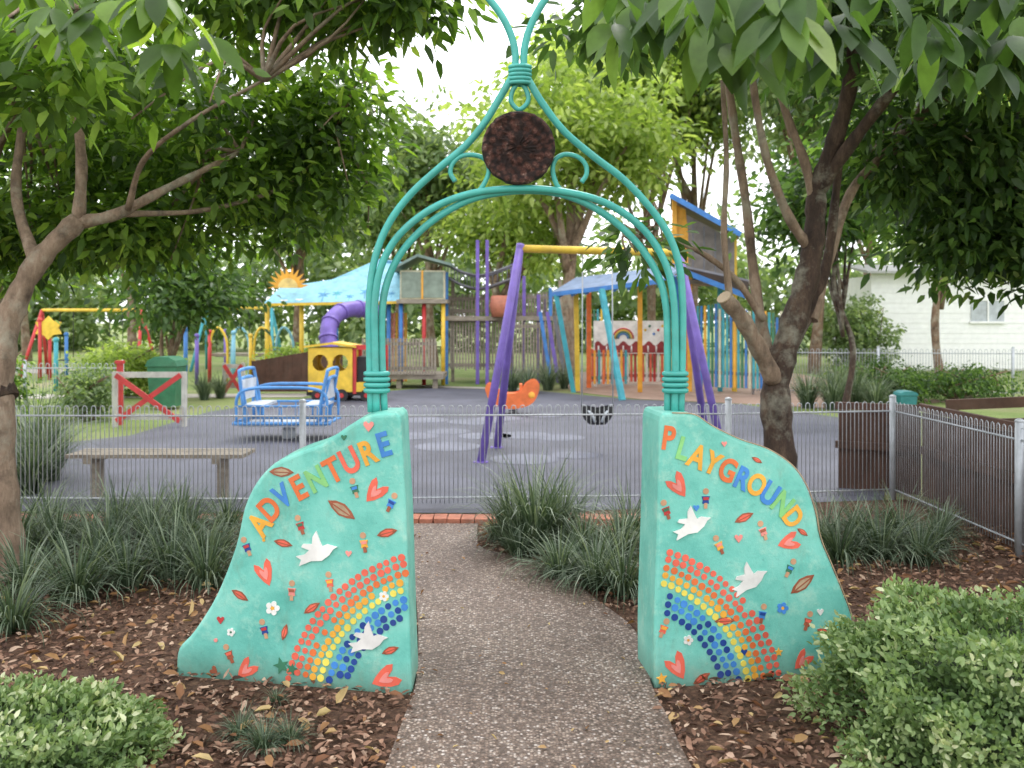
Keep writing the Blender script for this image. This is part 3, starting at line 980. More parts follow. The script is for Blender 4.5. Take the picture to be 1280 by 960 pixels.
bx, by = -3.2, 13.2
t = thing('seesaw_rocker', (bx, by, 0), 'blue tubular two-bench rocking glider with pale seats', 'play rocker')
mb = MB()
def loop(cx, cy, w, z0, z1, lean):
    pts = [(cx, cy - w, z0), (cx + lean * .5, cy - w, (z0 + z1) / 2), (cx + lean, cy - w * .9, z1 - .06), (cx + lean * 1.05, cy - w * .7, z1), (cx + lean * 1.05, cy + w * .7, z1), (cx + lean, cy + w * .9, z1 - .06), (cx + lean * .5, cy + w, (z0 + z1) / 2), (cx, cy + w, z0)]
    mb.tube(catmull(pts, 4), 0.024, 0, 8)
for cx, ln in ((bx - .5, -.1), (bx + .5, .12)):
    for w in (.42, .3):
        loop(cx, by, w, .25, 1.0 - (.42 - w), ln)
for y in (by - .42, by + .42):
    mb.tube(catmull([(bx - .62, y, .28), (bx - .62, y, .62), (bx - .45, y, .74), (bx + .0, y, .76), (bx + .45, y, .74), (bx + .62, y, .62), (bx + .62, y, .28)], 4), .022, 0, 8)
    mb.tube([(bx - .68, y, .26), (bx + .68, y, .26)], .026, 0, 8)
    for k in range(5):
        mb.tube([(bx - .5 + k * .25, y, .26), (bx - .5 + k * .25, y, .5)], .012, 0, 6)
    mb.tube([(bx - .6, y, .5), (bx + .6, y, .5)], .016, 0, 8)
for x in (bx - .66, bx + .66):
    mb.tube([(x, by - .42, .27), (x, by + .42, .27)], .024, 0, 8)
part(t, 'frame', mb, M('sky_blue_tube', S(84, 144, 204)))
for s in (-1, 1):
    mb = MB()
    mb.box((bx + s * .42, by, .5), (.3, .74, .035)); mb.box((bx + s * .58, by, .72), (.03, .7, .28), rz=0)
    part(t, 'seat', mb, seatgrey)
mb = MB(); mb.box((bx, by, .22), (1.2, .78, .03)); mb.cyl((bx, by, 0), (bx, by, .2), .1)
part(t, 'footplate', mb, seatgrey)

def cross_gate(x0, y0, w, h, label, rails=2):
    t = thing('cross_gate', (x0, y0, 0), label, 'gate', 'red cross railway gates')
    mb = MB()
    for x in (x0 - w / 2, x0 + w / 2): mb.box((x, y0, h / 2), (.07, .07, h))
    zs = (h - .05, .16) if rails == 2 else (h - .08, h * .6, h * .3)
    for z in zs: mb.box((x0, y0 + .02, z), (w, .035, .09))
    part(t, 'frame', mb, M('pale_grey_rail', S(186, 184, 176)))
    mb = MB()
    mb.beam((x0 - w * .46, y0 - .05, .1), (x0 + w * .46, y0 - .05, h - .05), .03, .08)
    mb.beam((x0 - w * .46, y0 - .08, h - .05), (x0 + w * .46, y0 - .08, .1), .03, .08)
    part(t, 'red_cross', mb, red)
cross_gate(-5.75, 14.6, 1.1, .88, 'open pale-railed gate with a red diagonal cross')
cross_gate(-6.2, 20.5, .42, .75, 'small pale crossing gate with a red cross', 3)
mb = MB(); mb.box((-6.35, 14.9, .5), (.08, .08, 1.0), 0); mb.box((-6.35, 14.9, 1.02), (.12, .12, .05), 0)
single('marker_post', mb, red, 'short square red post beside the crossing gate', 'post', (-6.35, 14.9, 0))

def bin_(x, y, h, w, mat, label):
    t = thing('rubbish_bin', (x, y, 0), label, 'bin')
    mb = MB()
    a, b = w / 2 * .85, w / 2
    vs = [(x - a, y - a, .06), (x + a, y - a, .06), (x + a, y + a, .06), (x - a, y + a, .06), (x - b, y - b, h * .82), (x + b, y - b, h * .82), (x + b, y + b, h * .82), (x - b, y + b, h * .82)]
    mb.add(vs, [(3, 2, 1, 0), (4, 5, 6, 7), (0, 1, 5, 4), (1, 2, 6, 5), (2, 3, 7, 6), (3, 0, 4, 7)])
    part(t, 'body', mb, mat)
    mb = MB()
    prof = [(-b * 1.1, h * .82), (-b * .95, h * .93), (-b * .5, h), (b * .5, h), (b * .95, h * .93), (b * 1.1, h * .82)]
    mb.prism([(x + p, y - b * 1.1, z + .004) for p, z in prof], (0, 2.2 * b, 0))
    part(t, 'lid', mb, mat)
bin_(-6.6, 17.6, 1.0, .55, green, 'dark green lidded rubbish bin by the gate')
bin_(7.1, 16.6, .42, .3, M('dull_teal', S(48, 122, 124)), 'small teal bin at the lawn edge')

# ------------------------------------------------------------------ yellow train
tx, ty = -3.75, 19.6
t = thing('play_train', (tx, ty, 0), 'boxy yellow play train carriage with red trim and round windows', 'play train')
x0, x1, z0, z1 = tx - .5, tx + .42, .2, 1.12
def arch_wall(mb, xa, xb, za, zb, y, holes, th, m=0):
    nseg = 40
    xs = [xa + (xb - xa) * i / nseg for i in range(nseg + 1)]
    for i in range(nseg):
        xm = (xs[i] + xs[i + 1]) / 2; w = xs[i + 1] - xs[i]
        lo = None
        for (cx, cz, rx, rz_) in holes:
            if abs(xm - cx) < rx:
                hh = rz_ * math.sqrt(1 - ((xm - cx) / rx) ** 2)
                lo = (cz - hh * .9, cz + hh)
        if lo is None:
            mb.box((xm, y, (za + zb) / 2), (w, th, zb - za), m)
        else:
            mb.box((xm, y, (za + lo[0]) / 2), (w, th, lo[0] - za), m)
            mb.box((xm, y, (zb + lo[1]) / 2), (w, th, zb - lo[1]), m)
mb = MB()
for yy in (ty - .4, ty + .4):
    arch_wall(mb, x0, x1, z0, z1, yy, [(x0 + .25, .8, .16, .18), (x0 + .67, .8, .16, .18)], .04)
mb.box((x0 + .02, ty, .66), (.04, .76, .9)); mb.box((x1 - .02, ty, .66), (.04, .76, .9))
part(t, 'cab', mb, yellow)
mb = MB()
mb.prism([(x0 - .08, ty - .48, z1), (tx, ty - .48, z1 + .07), (x1 + .08, ty - .48, z1), (x1 + .08, ty - .48, z1 + .04), (tx, ty - .48, z1 + .12), (x0 - .08, ty - .48, z1 + .04)], (0, .96, 0))
part(t, 'roof', mb, yellow)
mb = MB()
xa, xb = x1 + .04, x1 + .6
for x in (xa, xb):
    for y in (ty - .36, ty + .36): mb.box((x, y, .66), (.07, .07, 1.0), 0)
mb.box(((xa + xb) / 2, ty - .36, 1.13), (xb - xa + .1, .08, .1), 0); mb.box(((xa + xb) / 2, ty - .36, .3), (xb - xa, .05, .2), 1)
mb.box(((xa + xb) / 2, ty, .62), (xb - xa - .08, .6, .62), 2)
part(t, 'tender', mb, [red, yellow, black])
mb = MB(); mb.box((tx + .2, ty, .16), (1.5, .7, .08)); part(t, 'chassis', mb, black)
for wx in (x0 + .2, x0 + .7, x1 + .3):
    for wy in (-.43, .43):
        mb = MB(); mb.cyl((wx, ty + wy - .03, .13), (wx, ty + wy + .03, .13), .13, 0, 18); mb.cyl((wx, ty + wy - .04, .13), (wx, ty + wy + .04, .13), .05, 1, 12)
        part(t, 'wheel', mb, [black, red])

def slats(name, x0, x1, y, z0, z1, n, mats, label, cat='fence', fill=.7, y1=None, vary=0.0):
    t = thing(name, ((x0 + x1) / 2, y, 0), label, cat)
    mb = MB()
    y1 = y if y1 is None else y1
    rz = math.atan2(y1 - y, x1 - x0)
    mats = mats if isinstance(mats, list) else [mats]
    for k in range(n):
        f = (k + .5) / n
        xx = x0 + (x1 - x0) * f; yy = y + (y1 - y) * f
        zt = (z1 if not callable(z1) else z1(f)) + R.uniform(-vary, vary)
        zb = z0 if not callable(z0) else z0(f)
        mb.box((xx, yy, (zb + zt) / 2), (abs(x1 - x0) / n * fill, .03, zt - zb), k % len(mats), rz)
    part(t, 'slats', mb, mats)
    for q in (.18, .85):
        mb = MB()
        za = [((z0(f) if callable(z0) else z0) * (1 - q) + (z1(f) if callable(z1) else z1) * q) for f in (0, 1)]
        mb.beam((x0, y + .05, za[0]), (x1, y1 + .05, za[1]), .05, .08)
        part(t, 'rail', mb, MT_wood)
    return t

slats('ramp_fence', -6.0, -3.9, 21.2, 0.05, lambda f: .75 + .35 * f, 20, MT_brownw, 'brown board ramp wall behind the play train', fill=.97)
slats('slat_fence', -3.7, -1.85, 22.6, .35, 1.25, 24, MT_wood, 'weathered grey vertical slat balustrade on the boardwalk', fill=.62)
mb = MB(); mb.box((-2.8, 23.4, .3), (2.2, 1.5, .12))
for x in (-3.8, -2.8, -1.9): mb.box((x, 22.8, .12), (.12, .12, .24))
single('boardwalk', mb, MT_wood, 'low weathered timber boardwalk deck', 'deck', (-2.8, 23.4, 0))

# ------------------------------------------------------------------ painted play shelter
Y0 = 24.0
t = thing('play_shelter', (-4.6, Y0, 0), 'play shelter with light blue painted roof and sun cut-out', 'play shelter')
A_ = at(330, 381, Y0); B_ = at(499, 378, Y0); C_ = at(502, 330, Y0 + 1.4); D_ = at(474, 326, Y0 + 1.4); E_ = at(415, 352, Y0 + .8); F_ = at(350, 362, Y0 + .6)
mb = MB(); mb.prism([A_, B_, C_, D_, E_, F_], (0, .03, .06), 0)
ex = (B_ - A_).normalized(); ey = (C_ - B_); ey = (ey - ex * ey.dot(ex)).normalized(); nz = ex.cross(ey)
if nz.y > 0: nz = -nz
def onroof(x, y, poly, s, m):
    pts = [A_ + ex * (x + px * s) + ey * (y + py * s) + nz * .02 for px, py in poly]
    mb.prism(pts, nz * .015, m)
palm = [(-.03, 0), (.03, 0), (.02, .5), (.3, .38), (.12, .62), (.36, .7), (.05, .72), (.1, .95), (-.04, .75), (-.34, .78), (-.1, .62), (-.3, .4), (-.02, .5)]
for k, x in enumerate([1.5, 1.85, 2.2, 2.6, 2.95, 3.3]):
    onroof(x, .08 + .1 * (k % 2), palm, .46 - .08 * (k % 3), 2 if k % 3 == 1 else 1)
for x, y in [(.5, .1), (.9, .13), (3.1, .75)]:
    onroof(x, y, [(-.3, .1), (-.1, .16), (0, .08), (.1, .16), (.3, .1), (0, 0)], .4, 4)
mb.beam(A_, B_, .06, .07, 3); mb.beam(D_, C_, .08, .07, 1)
part(t, 'roof', mb, [lblue, M('mid_blue_art', S(70, 136, 176)), tealp, yellow, white])
for (u, m_, vt) in [(334, yellow, 380), (377, yellow, 380), (420, blue, 380), (486, blue, 380)]:
    p = at(u, vt, Y0 + .3); mb = MB(); mb.cyl((p.x, p.y, 0), p, .06); part(t, 'post', mb, m_)
mb = MB()
c = at(360, 360, Y0 - .12)
ray = []
for k in range(22):
    a = math.pi * (k / 21)
    rr = .55 if k % 2 else .34
    ray.append((c.x + rr * math.cos(a), c.y, c.z + rr * math.sin(a)))
mb.prism(ray, (0, .04, 0), 0)
mb.prism([(c.x + .26 * math.cos(k * math.pi / 12), c.y - .02, c.z + .26 * math.sin(k * math.pi / 12)) for k in range(13)], (0, .03, 0), 1)
part(t, 'sun_cutout', mb, [dyellow, M('pale_sun', S(240, 206, 130))])

t = thing('tube_slide', (-4.4, 22.6, 0), 'purple tube slide curving down from the play deck', 'slide')
mb = MB()
pts = catmull([at(470, 392, 23.6), at(448, 386, 23.2), at(426, 390, 22.6), at(413, 403, 22.2), at(410, 422, 21.9), at(413, 440, 21.8)], 5)
mb.tube(pts, .2, 0, 18)
for i in range(0, len(pts), 5):
    p = pts[i]; q = pts[min(i + 1, len(pts) - 1)]
    dd = (q - p) if i < len(pts) - 1 else (p - pts[i - 1])
    mb.tube([p - dd.normalized() * .03, p + dd.normalized() * .03], .222, 0, 18)
part(t, 'tube', mb, purple)
mb = MB(); mb.cyl((-4.25, 22, 0), (-4.25, 22, 1.0), .05); part(t, 'leg', mb, purple)

t = thing('play_cabin', (-2.3, 24, 0), 'grey-green panelled raised play cabin on coloured posts', 'playhouse')
a = at(500, 374, 24); b = at(556, 338, 24)
xm = (a.x + b.x) / 2
mb = MB()
mb.box((xm, 24.55, (a.z + b.z) / 2), (b.x - a.x, 1.1, b.z - a.z), 1)
wd = (b.x - a.x) / 2 - .06
for s in (-1, 1):
    mb.box((xm + s * (wd / 2 + .02), 23.985, (a.z + b.z) / 2), (wd, .03, b.z - a.z - .08), 0)
mb.box((xm, 23.97, (a.z + b.z) / 2), (.05, .05, b.z - a.z), 2)
part(t, 'cabin_wall', mb, [panelg, cream, dyellow])
mb = MB()
mb.prism([(a.x - .2, 23.7, b.z - .02), (xm - .1, 23.7, b.z + .34), (b.x + .2, 23.7, b.z + .1), (b.x + .2, 23.7, b.z + .17), (xm - .1, 23.7, b.z + .41), (a.x - .2, 23.7, b.z + .05)], (0, 1.7, 0))
part(t, 'roof', mb, M('green_roof', S(120, 140, 132)))
mb = MB(); mb.box((xm, 24.5, a.z - .06), (b.x - a.x + .15, 1.3, .1)); part(t, 'floor', mb, MT_wood)
for (u, m_) in [(501, blue), (530, red), (554, yellow)]:
    p = at(u, 376, 24.05); mb = MB(); mb.cyl((p.x, 24.05, 0), (p.x, 24.05, p.z), .055); part(t, 'post', mb, m_)
slats('picket_fence', -3.4, -2.9, 25.5, .0, 1.9, 6, [orange, pink, dyellow], 'orange and pink pickets beneath the play cabin', fill=.8)

# ------------------------------------------------------------------ timber fort
t = thing('timber_fort', (-.1, 25, 0), 'weathered timber play fort with purple posts and slat walls', 'play fort')
def slatpanel(u0, u1, v0, v1, Y, n, fill=.6):
    mb = MB()
    p0 = at(u0, v1, Y); p1 = at(u1, v0, Y)
    for k in range(n):
        x = p0.x + (p1.x - p0.x) * (k + .5) / n
        mb.box((x, Y, (p0.z + p1.z) / 2 + R.uniform(-.03, .03)), ((p1.x - p0.x) / n * fill, .03, p1.z - p0.z))
    for z in (p0.z + .12, p1.z - .12):
        mb.box(((p0.x + p1.x) / 2, Y + .04, z), (p1.x - p0.x, .05, .09))
    part(t, 'slat_wall', mb, MT_wood)
slatpanel(558, 640, 395, 462, 24.5, 22)
slatpanel(640, 705, 402, 470, 24, 18)
slatpanel(640, 700, 366, 398, 25.2, 16)
slatpanel(556, 612, 368, 394, 25.2, 14)
mb = MB()
p = at(555, 398, 25); q = at(705, 398, 25)
mb.box(((p.x + q.x) / 2, 25.2, p.z), (q.x - p.x, 1.8, .12))
part(t, 'deck', mb, MT_wood)
for (u, vt, m_) in [(558, 340, blue), (597, 300, purple), (609, 300, purple), (640, 330, purple), (673, 368, purple), (680, 368, purple), (566, 350, MT_wood), (655, 345, purple), (700, 350, MT_wood), (688, 360, blue)]:
    p = at(u, vt, 24.35 + (u % 3) * .5); mb = MB(); mb.box((p.x, p.y, p.z / 2), (.09, .09, p.z)); part(t, 'post', mb, m_)
mb = MB()
for dy in (0, .8):
    for off in (0, .35):
        mb.tube(catmull([at(556, 345, 24.6) + Vector((0, dy, off)), at(580, 357, 24.6) + Vector((0, dy, off)), at(605, 360, 24.6) + Vector((0, dy, off)), at(640, 348, 24.6) + Vector((0, dy, off))], 5), .035, 0, 6)
cc = catmull([at(556, 345, 24.6), at(580, 357, 24.6), at(605, 360, 24.6), at(640, 348, 24.6)], 6)
for p in cc:
    mb.box((p.x, p.y + .4, p.z), (.07, .8, .03)); mb.tube([p, p + Vector((0, 0, .35))], .014, 0, 5)
part(t, 'rope_bridge', mb, greyd)
mb = MB()
c0 = at(629, 383, 24.2)
mb.tube([(c0.x, c0.y, c0.z - .28), (c0.x, c0.y, c0.z), (c0.x, c0.y, c0.z + .28)], [.3, .36, .32], 0, 16)
part(t, 'barrel', mb, M('terracotta_drum', S(176, 108, 84)))
for (u, v0, v1, m_) in [(675, 390, 470, blue), (684, 390, 470, purple), (693, 395, 468, greyd)]:
    mb = MB(); mb.beam(at(u, v0, 23.4), at(u + 14, v1 + 8, 23.2), .09, .09); part(t, 'brace', mb, m_)

# ------------------------------------------------------------------ teal legged canopy
t = thing('play_canopy', (2.2, 21, 0), 'blue sloping canopy roof on teal and yellow posts', 'play canopy')
mb = MB()
mb.prism([at(690, 368, 21.5), at(832, 352, 19.6), at(856, 334, 19.8), at(720, 350, 22.5)], (0, .02, .06), 0)
mb.beam(at(690, 368, 21.45), at(832, 351, 19.55), .05, .1, 1)
for k in range(8):
    f = (k + .5) / 8
    mb.beam(at(690, 368, 21.5).lerp(at(832, 352, 19.6), f) + Vector((0, 0, -.06)), at(720, 350, 22.5).lerp(at(856, 334, 19.8), f) + Vector((0, 0, -.06)), .05, .08, 1)
part(t, 'roof', mb, [M('blue_roof_sheet', S(124, 140, 166)), blue])
for (a, b, m_) in [((695, 368, 21.4), (717, 480, 21.6), tealp), ((752, 362, 20.3), (778, 500, 19.4), tealp), ((720, 366, 21.8), (722, 476, 22), yellow), ((800, 356, 20.6), (800, 482, 21.6), dyellow), ((736, 366, 22.5), (736, 470, 23), orange), ((845, 345, 20.2), (848, 480, 21), blue)]:
    mb = MB(); p = at(*b); p.z = 0; mb.beam(at(*a), p, .11, .11); part(t, 'post', mb, m_)

t = thing('mural_panel', (3.1, 23.4, 0), 'long white mural panel with rainbow and dark red waves', 'mural')
a = at(742, 442, 23.4); b = at(836, 401, 23.4)
mb = MB(); mb.box(((a.x + b.x) / 2, 23.4, (a.z + b.z) / 2), (b.x - a.x, .04, b.z - a.z), 0)
cx = a.x + .75
for k, m_ in enumerate([1, 2, 3, 4]):
    r = .26 - k * .045
    mb.tube([(cx + r * math.cos(i * math.pi / 10), 23.37, a.z + .38 + r * math.sin(i * math.pi / 10)) for i in range(11)], .02, m_, 5)
for k in range(7):
    mb.ell((a.x + 1.2 + .11 * k, 23.375, a.z + .5 + .1 * (k % 3)), (.035, .01, .035), 1 + k % 4, 8, 5)
wave = [(a.x + .03 + (b.x - a.x - .06) * i / 40, 23.376, a.z + .26 + .06 * math.sin(i * .9)) for i in range(41)]
wave += [(b.x - .03, 23.376, a.z + .02), (a.x + .03, 23.376, a.z + .02)]
mb.prism(wave, (0, .01, 0), 5)
for i in range(9):
    mb.tube([(a.x + .12 + i * .21, 23.37, a.z + .04), (a.x + .12 + i * .21, 23.37, a.z + .2)], .02, 0, 6)
for x in (a.x + .05, b.x - .05): mb.box((x, 23.44, a.z / 2), (.06, .05, a.z), 0)
part(t, 'panel', mb, [white, red, yellow, green, blue, maroon])
slats('picket_fence', 2.05, 4.05, 23.9, .1, .95, 20, [redor, red, white, redor, white], 'coral and white painted picket fence', fill=.6)
slats('picket_fence', 1.9, 2.9, 23.0, .1, .95, 9, [orange, dyellow, tealp], 'orange and yellow picket gate under the canopy', fill=.5)
slats('picket_fence', 2.0, 2.6, 25.2, .9, 2.0, 6, [tealp, yellow, green], 'coloured tall pickets behind the canopy', fill=.5)

# ------------------------------------------------------------------ tower right
t = thing('play_tower', (5, 22, 0), 'tall grey-brown play tower under blue skillion roofs', 'play tower')
mb = MB()
mb.prism([at(838, 246, 21.5), at(926, 294, 20.9), at(922, 300, 23.0), at(838, 262, 23.4)], (0, .02, .05), 0)
mb.beam(at(838, 244, 21.45), at(926, 293, 20.85), .06, .12, 1)
mb.prism([at(834, 330, 21.2), at(936, 352, 20.5), at(936, 366, 21.6), at(860, 352, 22.5)], (0, .02, .05), 0)
mb.beam(at(834, 331, 21.15), at(938, 372, 20.6), .06, .12, 1)
part(t, 'roof', mb, [greyd, blue])
mb = MB()
mb.prism([at(846, 262, 21.9), at(918, 300, 21.6), at(918, 352, 21.6), at(846, 340, 21.9)], (0, .05, 0), 0)
mb.prism([at(846, 262, 22.0), at(846, 340, 22.0), at(842, 340, 23.2), at(842, 262, 23.2)], (.05, 0, 0), 1)
mb.prism([at(846, 256, 21.84), at(857, 262, 21.84), at(864, 330, 21.84), at(846, 330, 21.84)], (0, .03, 0), 1)
for k in range(4):
    p0 = at(866 + k * 14, 276 + k * 7.2, 21.6 - k * .04); p1 = at(866 + k * 14, 342 + k * 1.6, 21.6 - k * .04)
    mb.beam(p0, p1, .03, .04, 2)
part(t, 'tower_wall', mb, [taupe, dyellow, greyd])
for (u, vt, m_) in [(843, 250, dyellow), (918, 292, yellow), (862, 340, dyellow), (900, 345, tealp)]:
    p = at(u, vt, 21.8); mb = MB(); mb.box((p.x, p.y, p.z / 2), (.1, .1, p.z)); part(t, 'post', mb, m_)
mb = MB(); mb.box((4.9, 22.4, 2.6), (1.6, 1.4, .1)); part(t, 'floor', mb, MT_wood)
slats('tall_picket_fence', 4.3, 6.1, 21.5, .15, lambda f: 2.1 - .3 * f, 24, [tealp, blue, dyellow, tealp, green, blue, cream, tealp], 'dense tall blue, teal and yellow pickets round the tower', fill=.68, y1=20.4, vary=.08)
slats('tall_picket_fence', 4.1, 4.5, 23.4, .15, 1.7, 4, [redor, dyellow, tealp], 'tall red and yellow pickets at the tower base', fill=.6, vary=.05)

# ------------------------------------------------------------------ left far equipment
def aframe(x, y, w, h, mats, label):
    t = thing('play_swing', (x, y, 0), label, 'swing set', 'distant swing frames')
    mb = MB(); mb.cyl((x - w / 2, y, h), (x + w / 2, y, h), .05); part(t, 'top_beam', mb, mats[0])
    for s in (-1, 1):
        for dy in (-.8, .8):
            mb = MB(); mb.cyl((x + s * w / 2, y, h), (x + s * (w / 2 + .25), y + dy, 0), .05); part(t, 'leg', mb, mats[1])
    for k in (-.25, .25):
        mb = MB()
        for s in (-.2, .2): mb.cyl((x + k * w + s, y, h), (x + k * w + s, y, .5), .012, 0, 5)
        mb.box((x + k * w, y, .48), (.44, .18, .04)); part(t, 'swing_seat', mb, black)
aframe(-12.8, 28, 3.0, 2.0, (yellow, red), 'yellow and red swing frame beyond the path')
aframe(-9.2, 31, 2.2, 2.1, (yellow, tealp), 'yellow and teal swing frame on the lawn')
for (u, v, vt, Y_, m_, l) in [(232, 0, 412, 23, blue, 'blue'), (246, 0, 420, 24, purple, 'purple'), (262, 0, 415, 25, red, 'red'), (282, 0, 414, 26, purple, 'purple'), (292, 0, 416, 24, lblue, 'light blue'), (313, 0, 420, 25, yellow, 'yellow'), (70, 0, 425, 22, tealp, 'teal'), (50, 0, 400, 26, red, 'red'), (83, 0, 418, 27, blue, 'blue')]:
    p = at(u, vt, Y_); mb = MB(); mb.cyl((p.x, Y_, 0), (p.x, Y_, p.z), .05); mb.ell((p.x, Y_, p.z), (.07, .07, .07))
    single('play_pole', mb, m_, l + ' painted play pole with rounded cap', 'pole', (p.x, Y_, 0), 'coloured play poles')
t = thing('climbing_frame', (-7.6, 25, 0), 'yellow and blue tubular climbing frame with net rails', 'climbing frame')
mb = MB()
for k in range(4):
    x = -8.2 + k * .6
    mb.tube(catmull([(x, 25, 0), (x, 25, 1.1), (x + .2, 25, 1.5), (x + .45, 25, 1.1), (x + .45, 25, 0)], 5), .035, k % 2, 6)
part(t, 'hoops', mb, [yellow, lblue])
mb = MB(); mb.box((-7.3, 25.4, .75), (1.8, .6, .08)); part(t, 'deck', mb, MT_wood)
mb = MB()
p = at(60, 410, 26); mb.prism([(p.x + .35 * math.cos(k * math.pi / 6) * (1.2 if k % 2 else .8), 26, p.z + .28 * math.sin(k * math.pi / 6) * (1.2 if k % 2 else .8)) for k in range(12)], (0, .06, 0), 0)
mb.cyl((p.x, 26.1, 0), (p.x, 26.1, p.z), .05, 1)
single('play_sign', mb, [yellow, red], 'yellow sunburst panel on a red pole', 'play panel', (p.x, 26, 0))

# ------------------------------------------------------------------ white house
t = thing('white_house', (16, 31, 0), 'single-storey bright white house beyond the fence', 'house')
mb = MB()
for k in range(19):
    mb.box((17.2, 31, .14 + k * .17), (10.2, .03 + .02 * (k % 2), .165))
mb.box((17.2, 33, 1.6), (10.1, 3.9, 3.2))
part(t, 'wall', mb, wwhite)
mb = MB()
mb.prism([(11.8, 30.5, 3.25), (22.6, 30.5, 3.25), (22.6, 33, 3.6), (11.8, 33, 3.6)], (0, 0, .08)); part(t, 'roof', mb, roofm)
mb = MB(); x, z = 16.0, 2.0
mb.box((x, 30.96, z), (1.1, .05, .7), 0); mb.box((x, 30.93, z + .38), (1.22, .06, .07), 1); mb.box((x, 30.93, z - .38), (1.22, .08, .07), 1); mb.box((x, 30.925, z), (.05, .05, .7), 1)
part(t, 'window', mb, [M('pale_window', S(176, 182, 186), 0.2), wwhite])

# ------------------------------------------------------------------ trees
def limb(mb, pts, r0, r1, n=10, m=0, sub=6):
    P = catmull(pts, sub); k = len(P)
    rr = [(r0 + (r1 - r0) * (i / (k - 1)) ** 0.8) * (1 + .08 * math.sin(i * 1.3) + .05 * math.sin(i * 3.1)) for i in range(k)]
    mb.tube(P, rr, m, n)

def twigs(mb, blobs, root_pts, n, r=0.012, seed=1, m=0):
    rr = random.Random(seed)
    for _ in range(n):
        b = blobs[rr.randrange(len(blobs))]
        end = Vector((b[0] + rr.uniform(-.8, .8) * b[3], b[1] + rr.uniform(-.8, .8) * b[4], b[2] + rr.uniform(-.8, .6) * b[5]))
        st = min(root_pts, key=lambda q: (Vector(q) - end).length)
        st = Vector(st)
        mid = (st + end) / 2 + Vector((rr.uniform(-.15, .15), rr.uniform(-.15, .15), rr.uniform(0, .25)))
        limb(mb, [st, mid, end], r * 1.6, r * .4, 5, m, 3)

ST = [(0, .02), (.06, .04), (.18, .32), (.36, .5), (.58, .52), (.78, .36), (.92, .14), (1, 0.01)]
q = at
def spray(rg, pts, L, W, drop=0.35):
    P = []; A = []; NR = []; V = []
    for p in pts:
        k = int(rg.integers(5, 9)); a0 = rg.random() * 6.28; vv = rg.random()
        for j in range(k):
            a = a0 + j * 6.28 / k + rg.normal() * .25
            A.append((math.cos(a), math.sin(a), -drop - rg.random() * .9)); P.append(tuple(Vector(p) + Vector((math.cos(a), math.sin(a), 0)) * .012))
            NR.append((rg.normal() * .35, rg.normal() * .35 - .4, 1.0)); V.append(vv * .4 + rg.random() * .6)
    n = len(P)
    return np.array(P), np.array(A), np.array(NR), L * (.65 + .55 * rg.random(n)), W * (.75 + .4 * rg.random(n)), np.array(V)

lt = thing('tree', (-3.28, 6.05, 0), 'leafy shade tree with bent pale trunk in the mulch bed', 'tree')
mb = MB()
limb(mb, [(-3.3, 6.05, -.05), (-3.32, 6.05, .25), q(2, 600, 6.05), q(0, 480, 6.1), q(12, 400, 6.2), q(45, 330, 6.3), q(98, 275, 6.4)], .115, .065, 12)
limb(mb, [q(98, 278, 6.4), q(145, 268, 6.5), q(200, 240, 6.7), q(250, 215, 7), q(300, 190, 7.3)], .05, .018)
limb(mb, [q(98, 275, 6.4), q(102, 210, 6.4), q(98, 130, 6.3), q(110, 40, 6.3), (-3.0, 6.2, 4.2)], .045, .022)
limb(mb, [q(5, 500, 6.1), q(-50, 380, 6.2), q(-60, 250, 6.2), q(-20, 140, 6.0), q(45, 70, 5.8), q(110, 10, 5.6)], .1, .035, 10, 1)
limb(mb, [q(45, 330, 6.3), q(20, 240, 6.6), q(30, 120, 6.8), q(10, 20, 7)], .045, .022)
limb(mb, [q(160, 262, 6.5), q(180, 200, 6.3), q(240, 150, 6.0), q(330, 100, 5.7)], .025, .01, 7)
limb(mb, [q(145, 268, 6.5), q(260, 262, 7.2), q(360, 230, 7.8), q(420, 170, 8)], .025, .01, 7)
LB = [(-3.5, 6.6, 4.3, 2.2, 1.7, 1.15), (-3.3, 8.1, 3.15, 2.0, 1.3, .95), (-1.9, 8.0, 3.1, .82, .9, .8), (-5.0, 7.2, 3.0, 1.2, 1.2, .9), (-1.6, 6.2, 4.0, .9, .9, .55), (-1.1, 5.8, 3.8, .6, .6, .3), (-2.3, 4.6, 3.0, .95, .5, .4), (-3.1, 7.6, 2.4, .7, .6, .32), (-4.4, 8.2, 2.4, 1.3, .7, .4), (-.62, 5.6, 3.66, .42, .4, .15), (-1.55, 8.0, 3.55, .55, .6, .5)]
roots = [q(98, 275, 6.4), q(200, 240, 6.7), q(300, 190, 7.3), q(330, 100, 5.7), q(98, 130, 6.3), q(50, 70, 5.8), q(420, 170, 8), q(30, 120, 6.8), q(110, 10, 5.6), q(250, 215, 7)]
twigs(mb, LB, roots, 46, seed=8)
part(lt, 'trunk', mb, [MT_barkp, MT_barkd])
rg = np.random.default_rng(21)
me1 = foliage('crown', LF_main, rg, LB, 1550, 20, 0.14, 0.13, 0.056, lt.location, gap=.42, shell=.6)
pts = [at(rg.uniform(110, 260), rg.uniform(-40, 70), rg.uniform(2.8, 3.4)) for _ in range(9)] + [at(rg.uniform(-20, 110), rg.uniform(-40, 40), rg.uniform(3.0, 3.6)) for _ in range(7)]
P, A, NR, l, w, V = spray(rg, pts, .15, .062)
me2 = leafmesh('leaves', LF_near, P, A, NR, l, w, V, ST, lt.location, .2, .15)
part(lt, 'crown', joinmesh('crown', me1, me2), None)

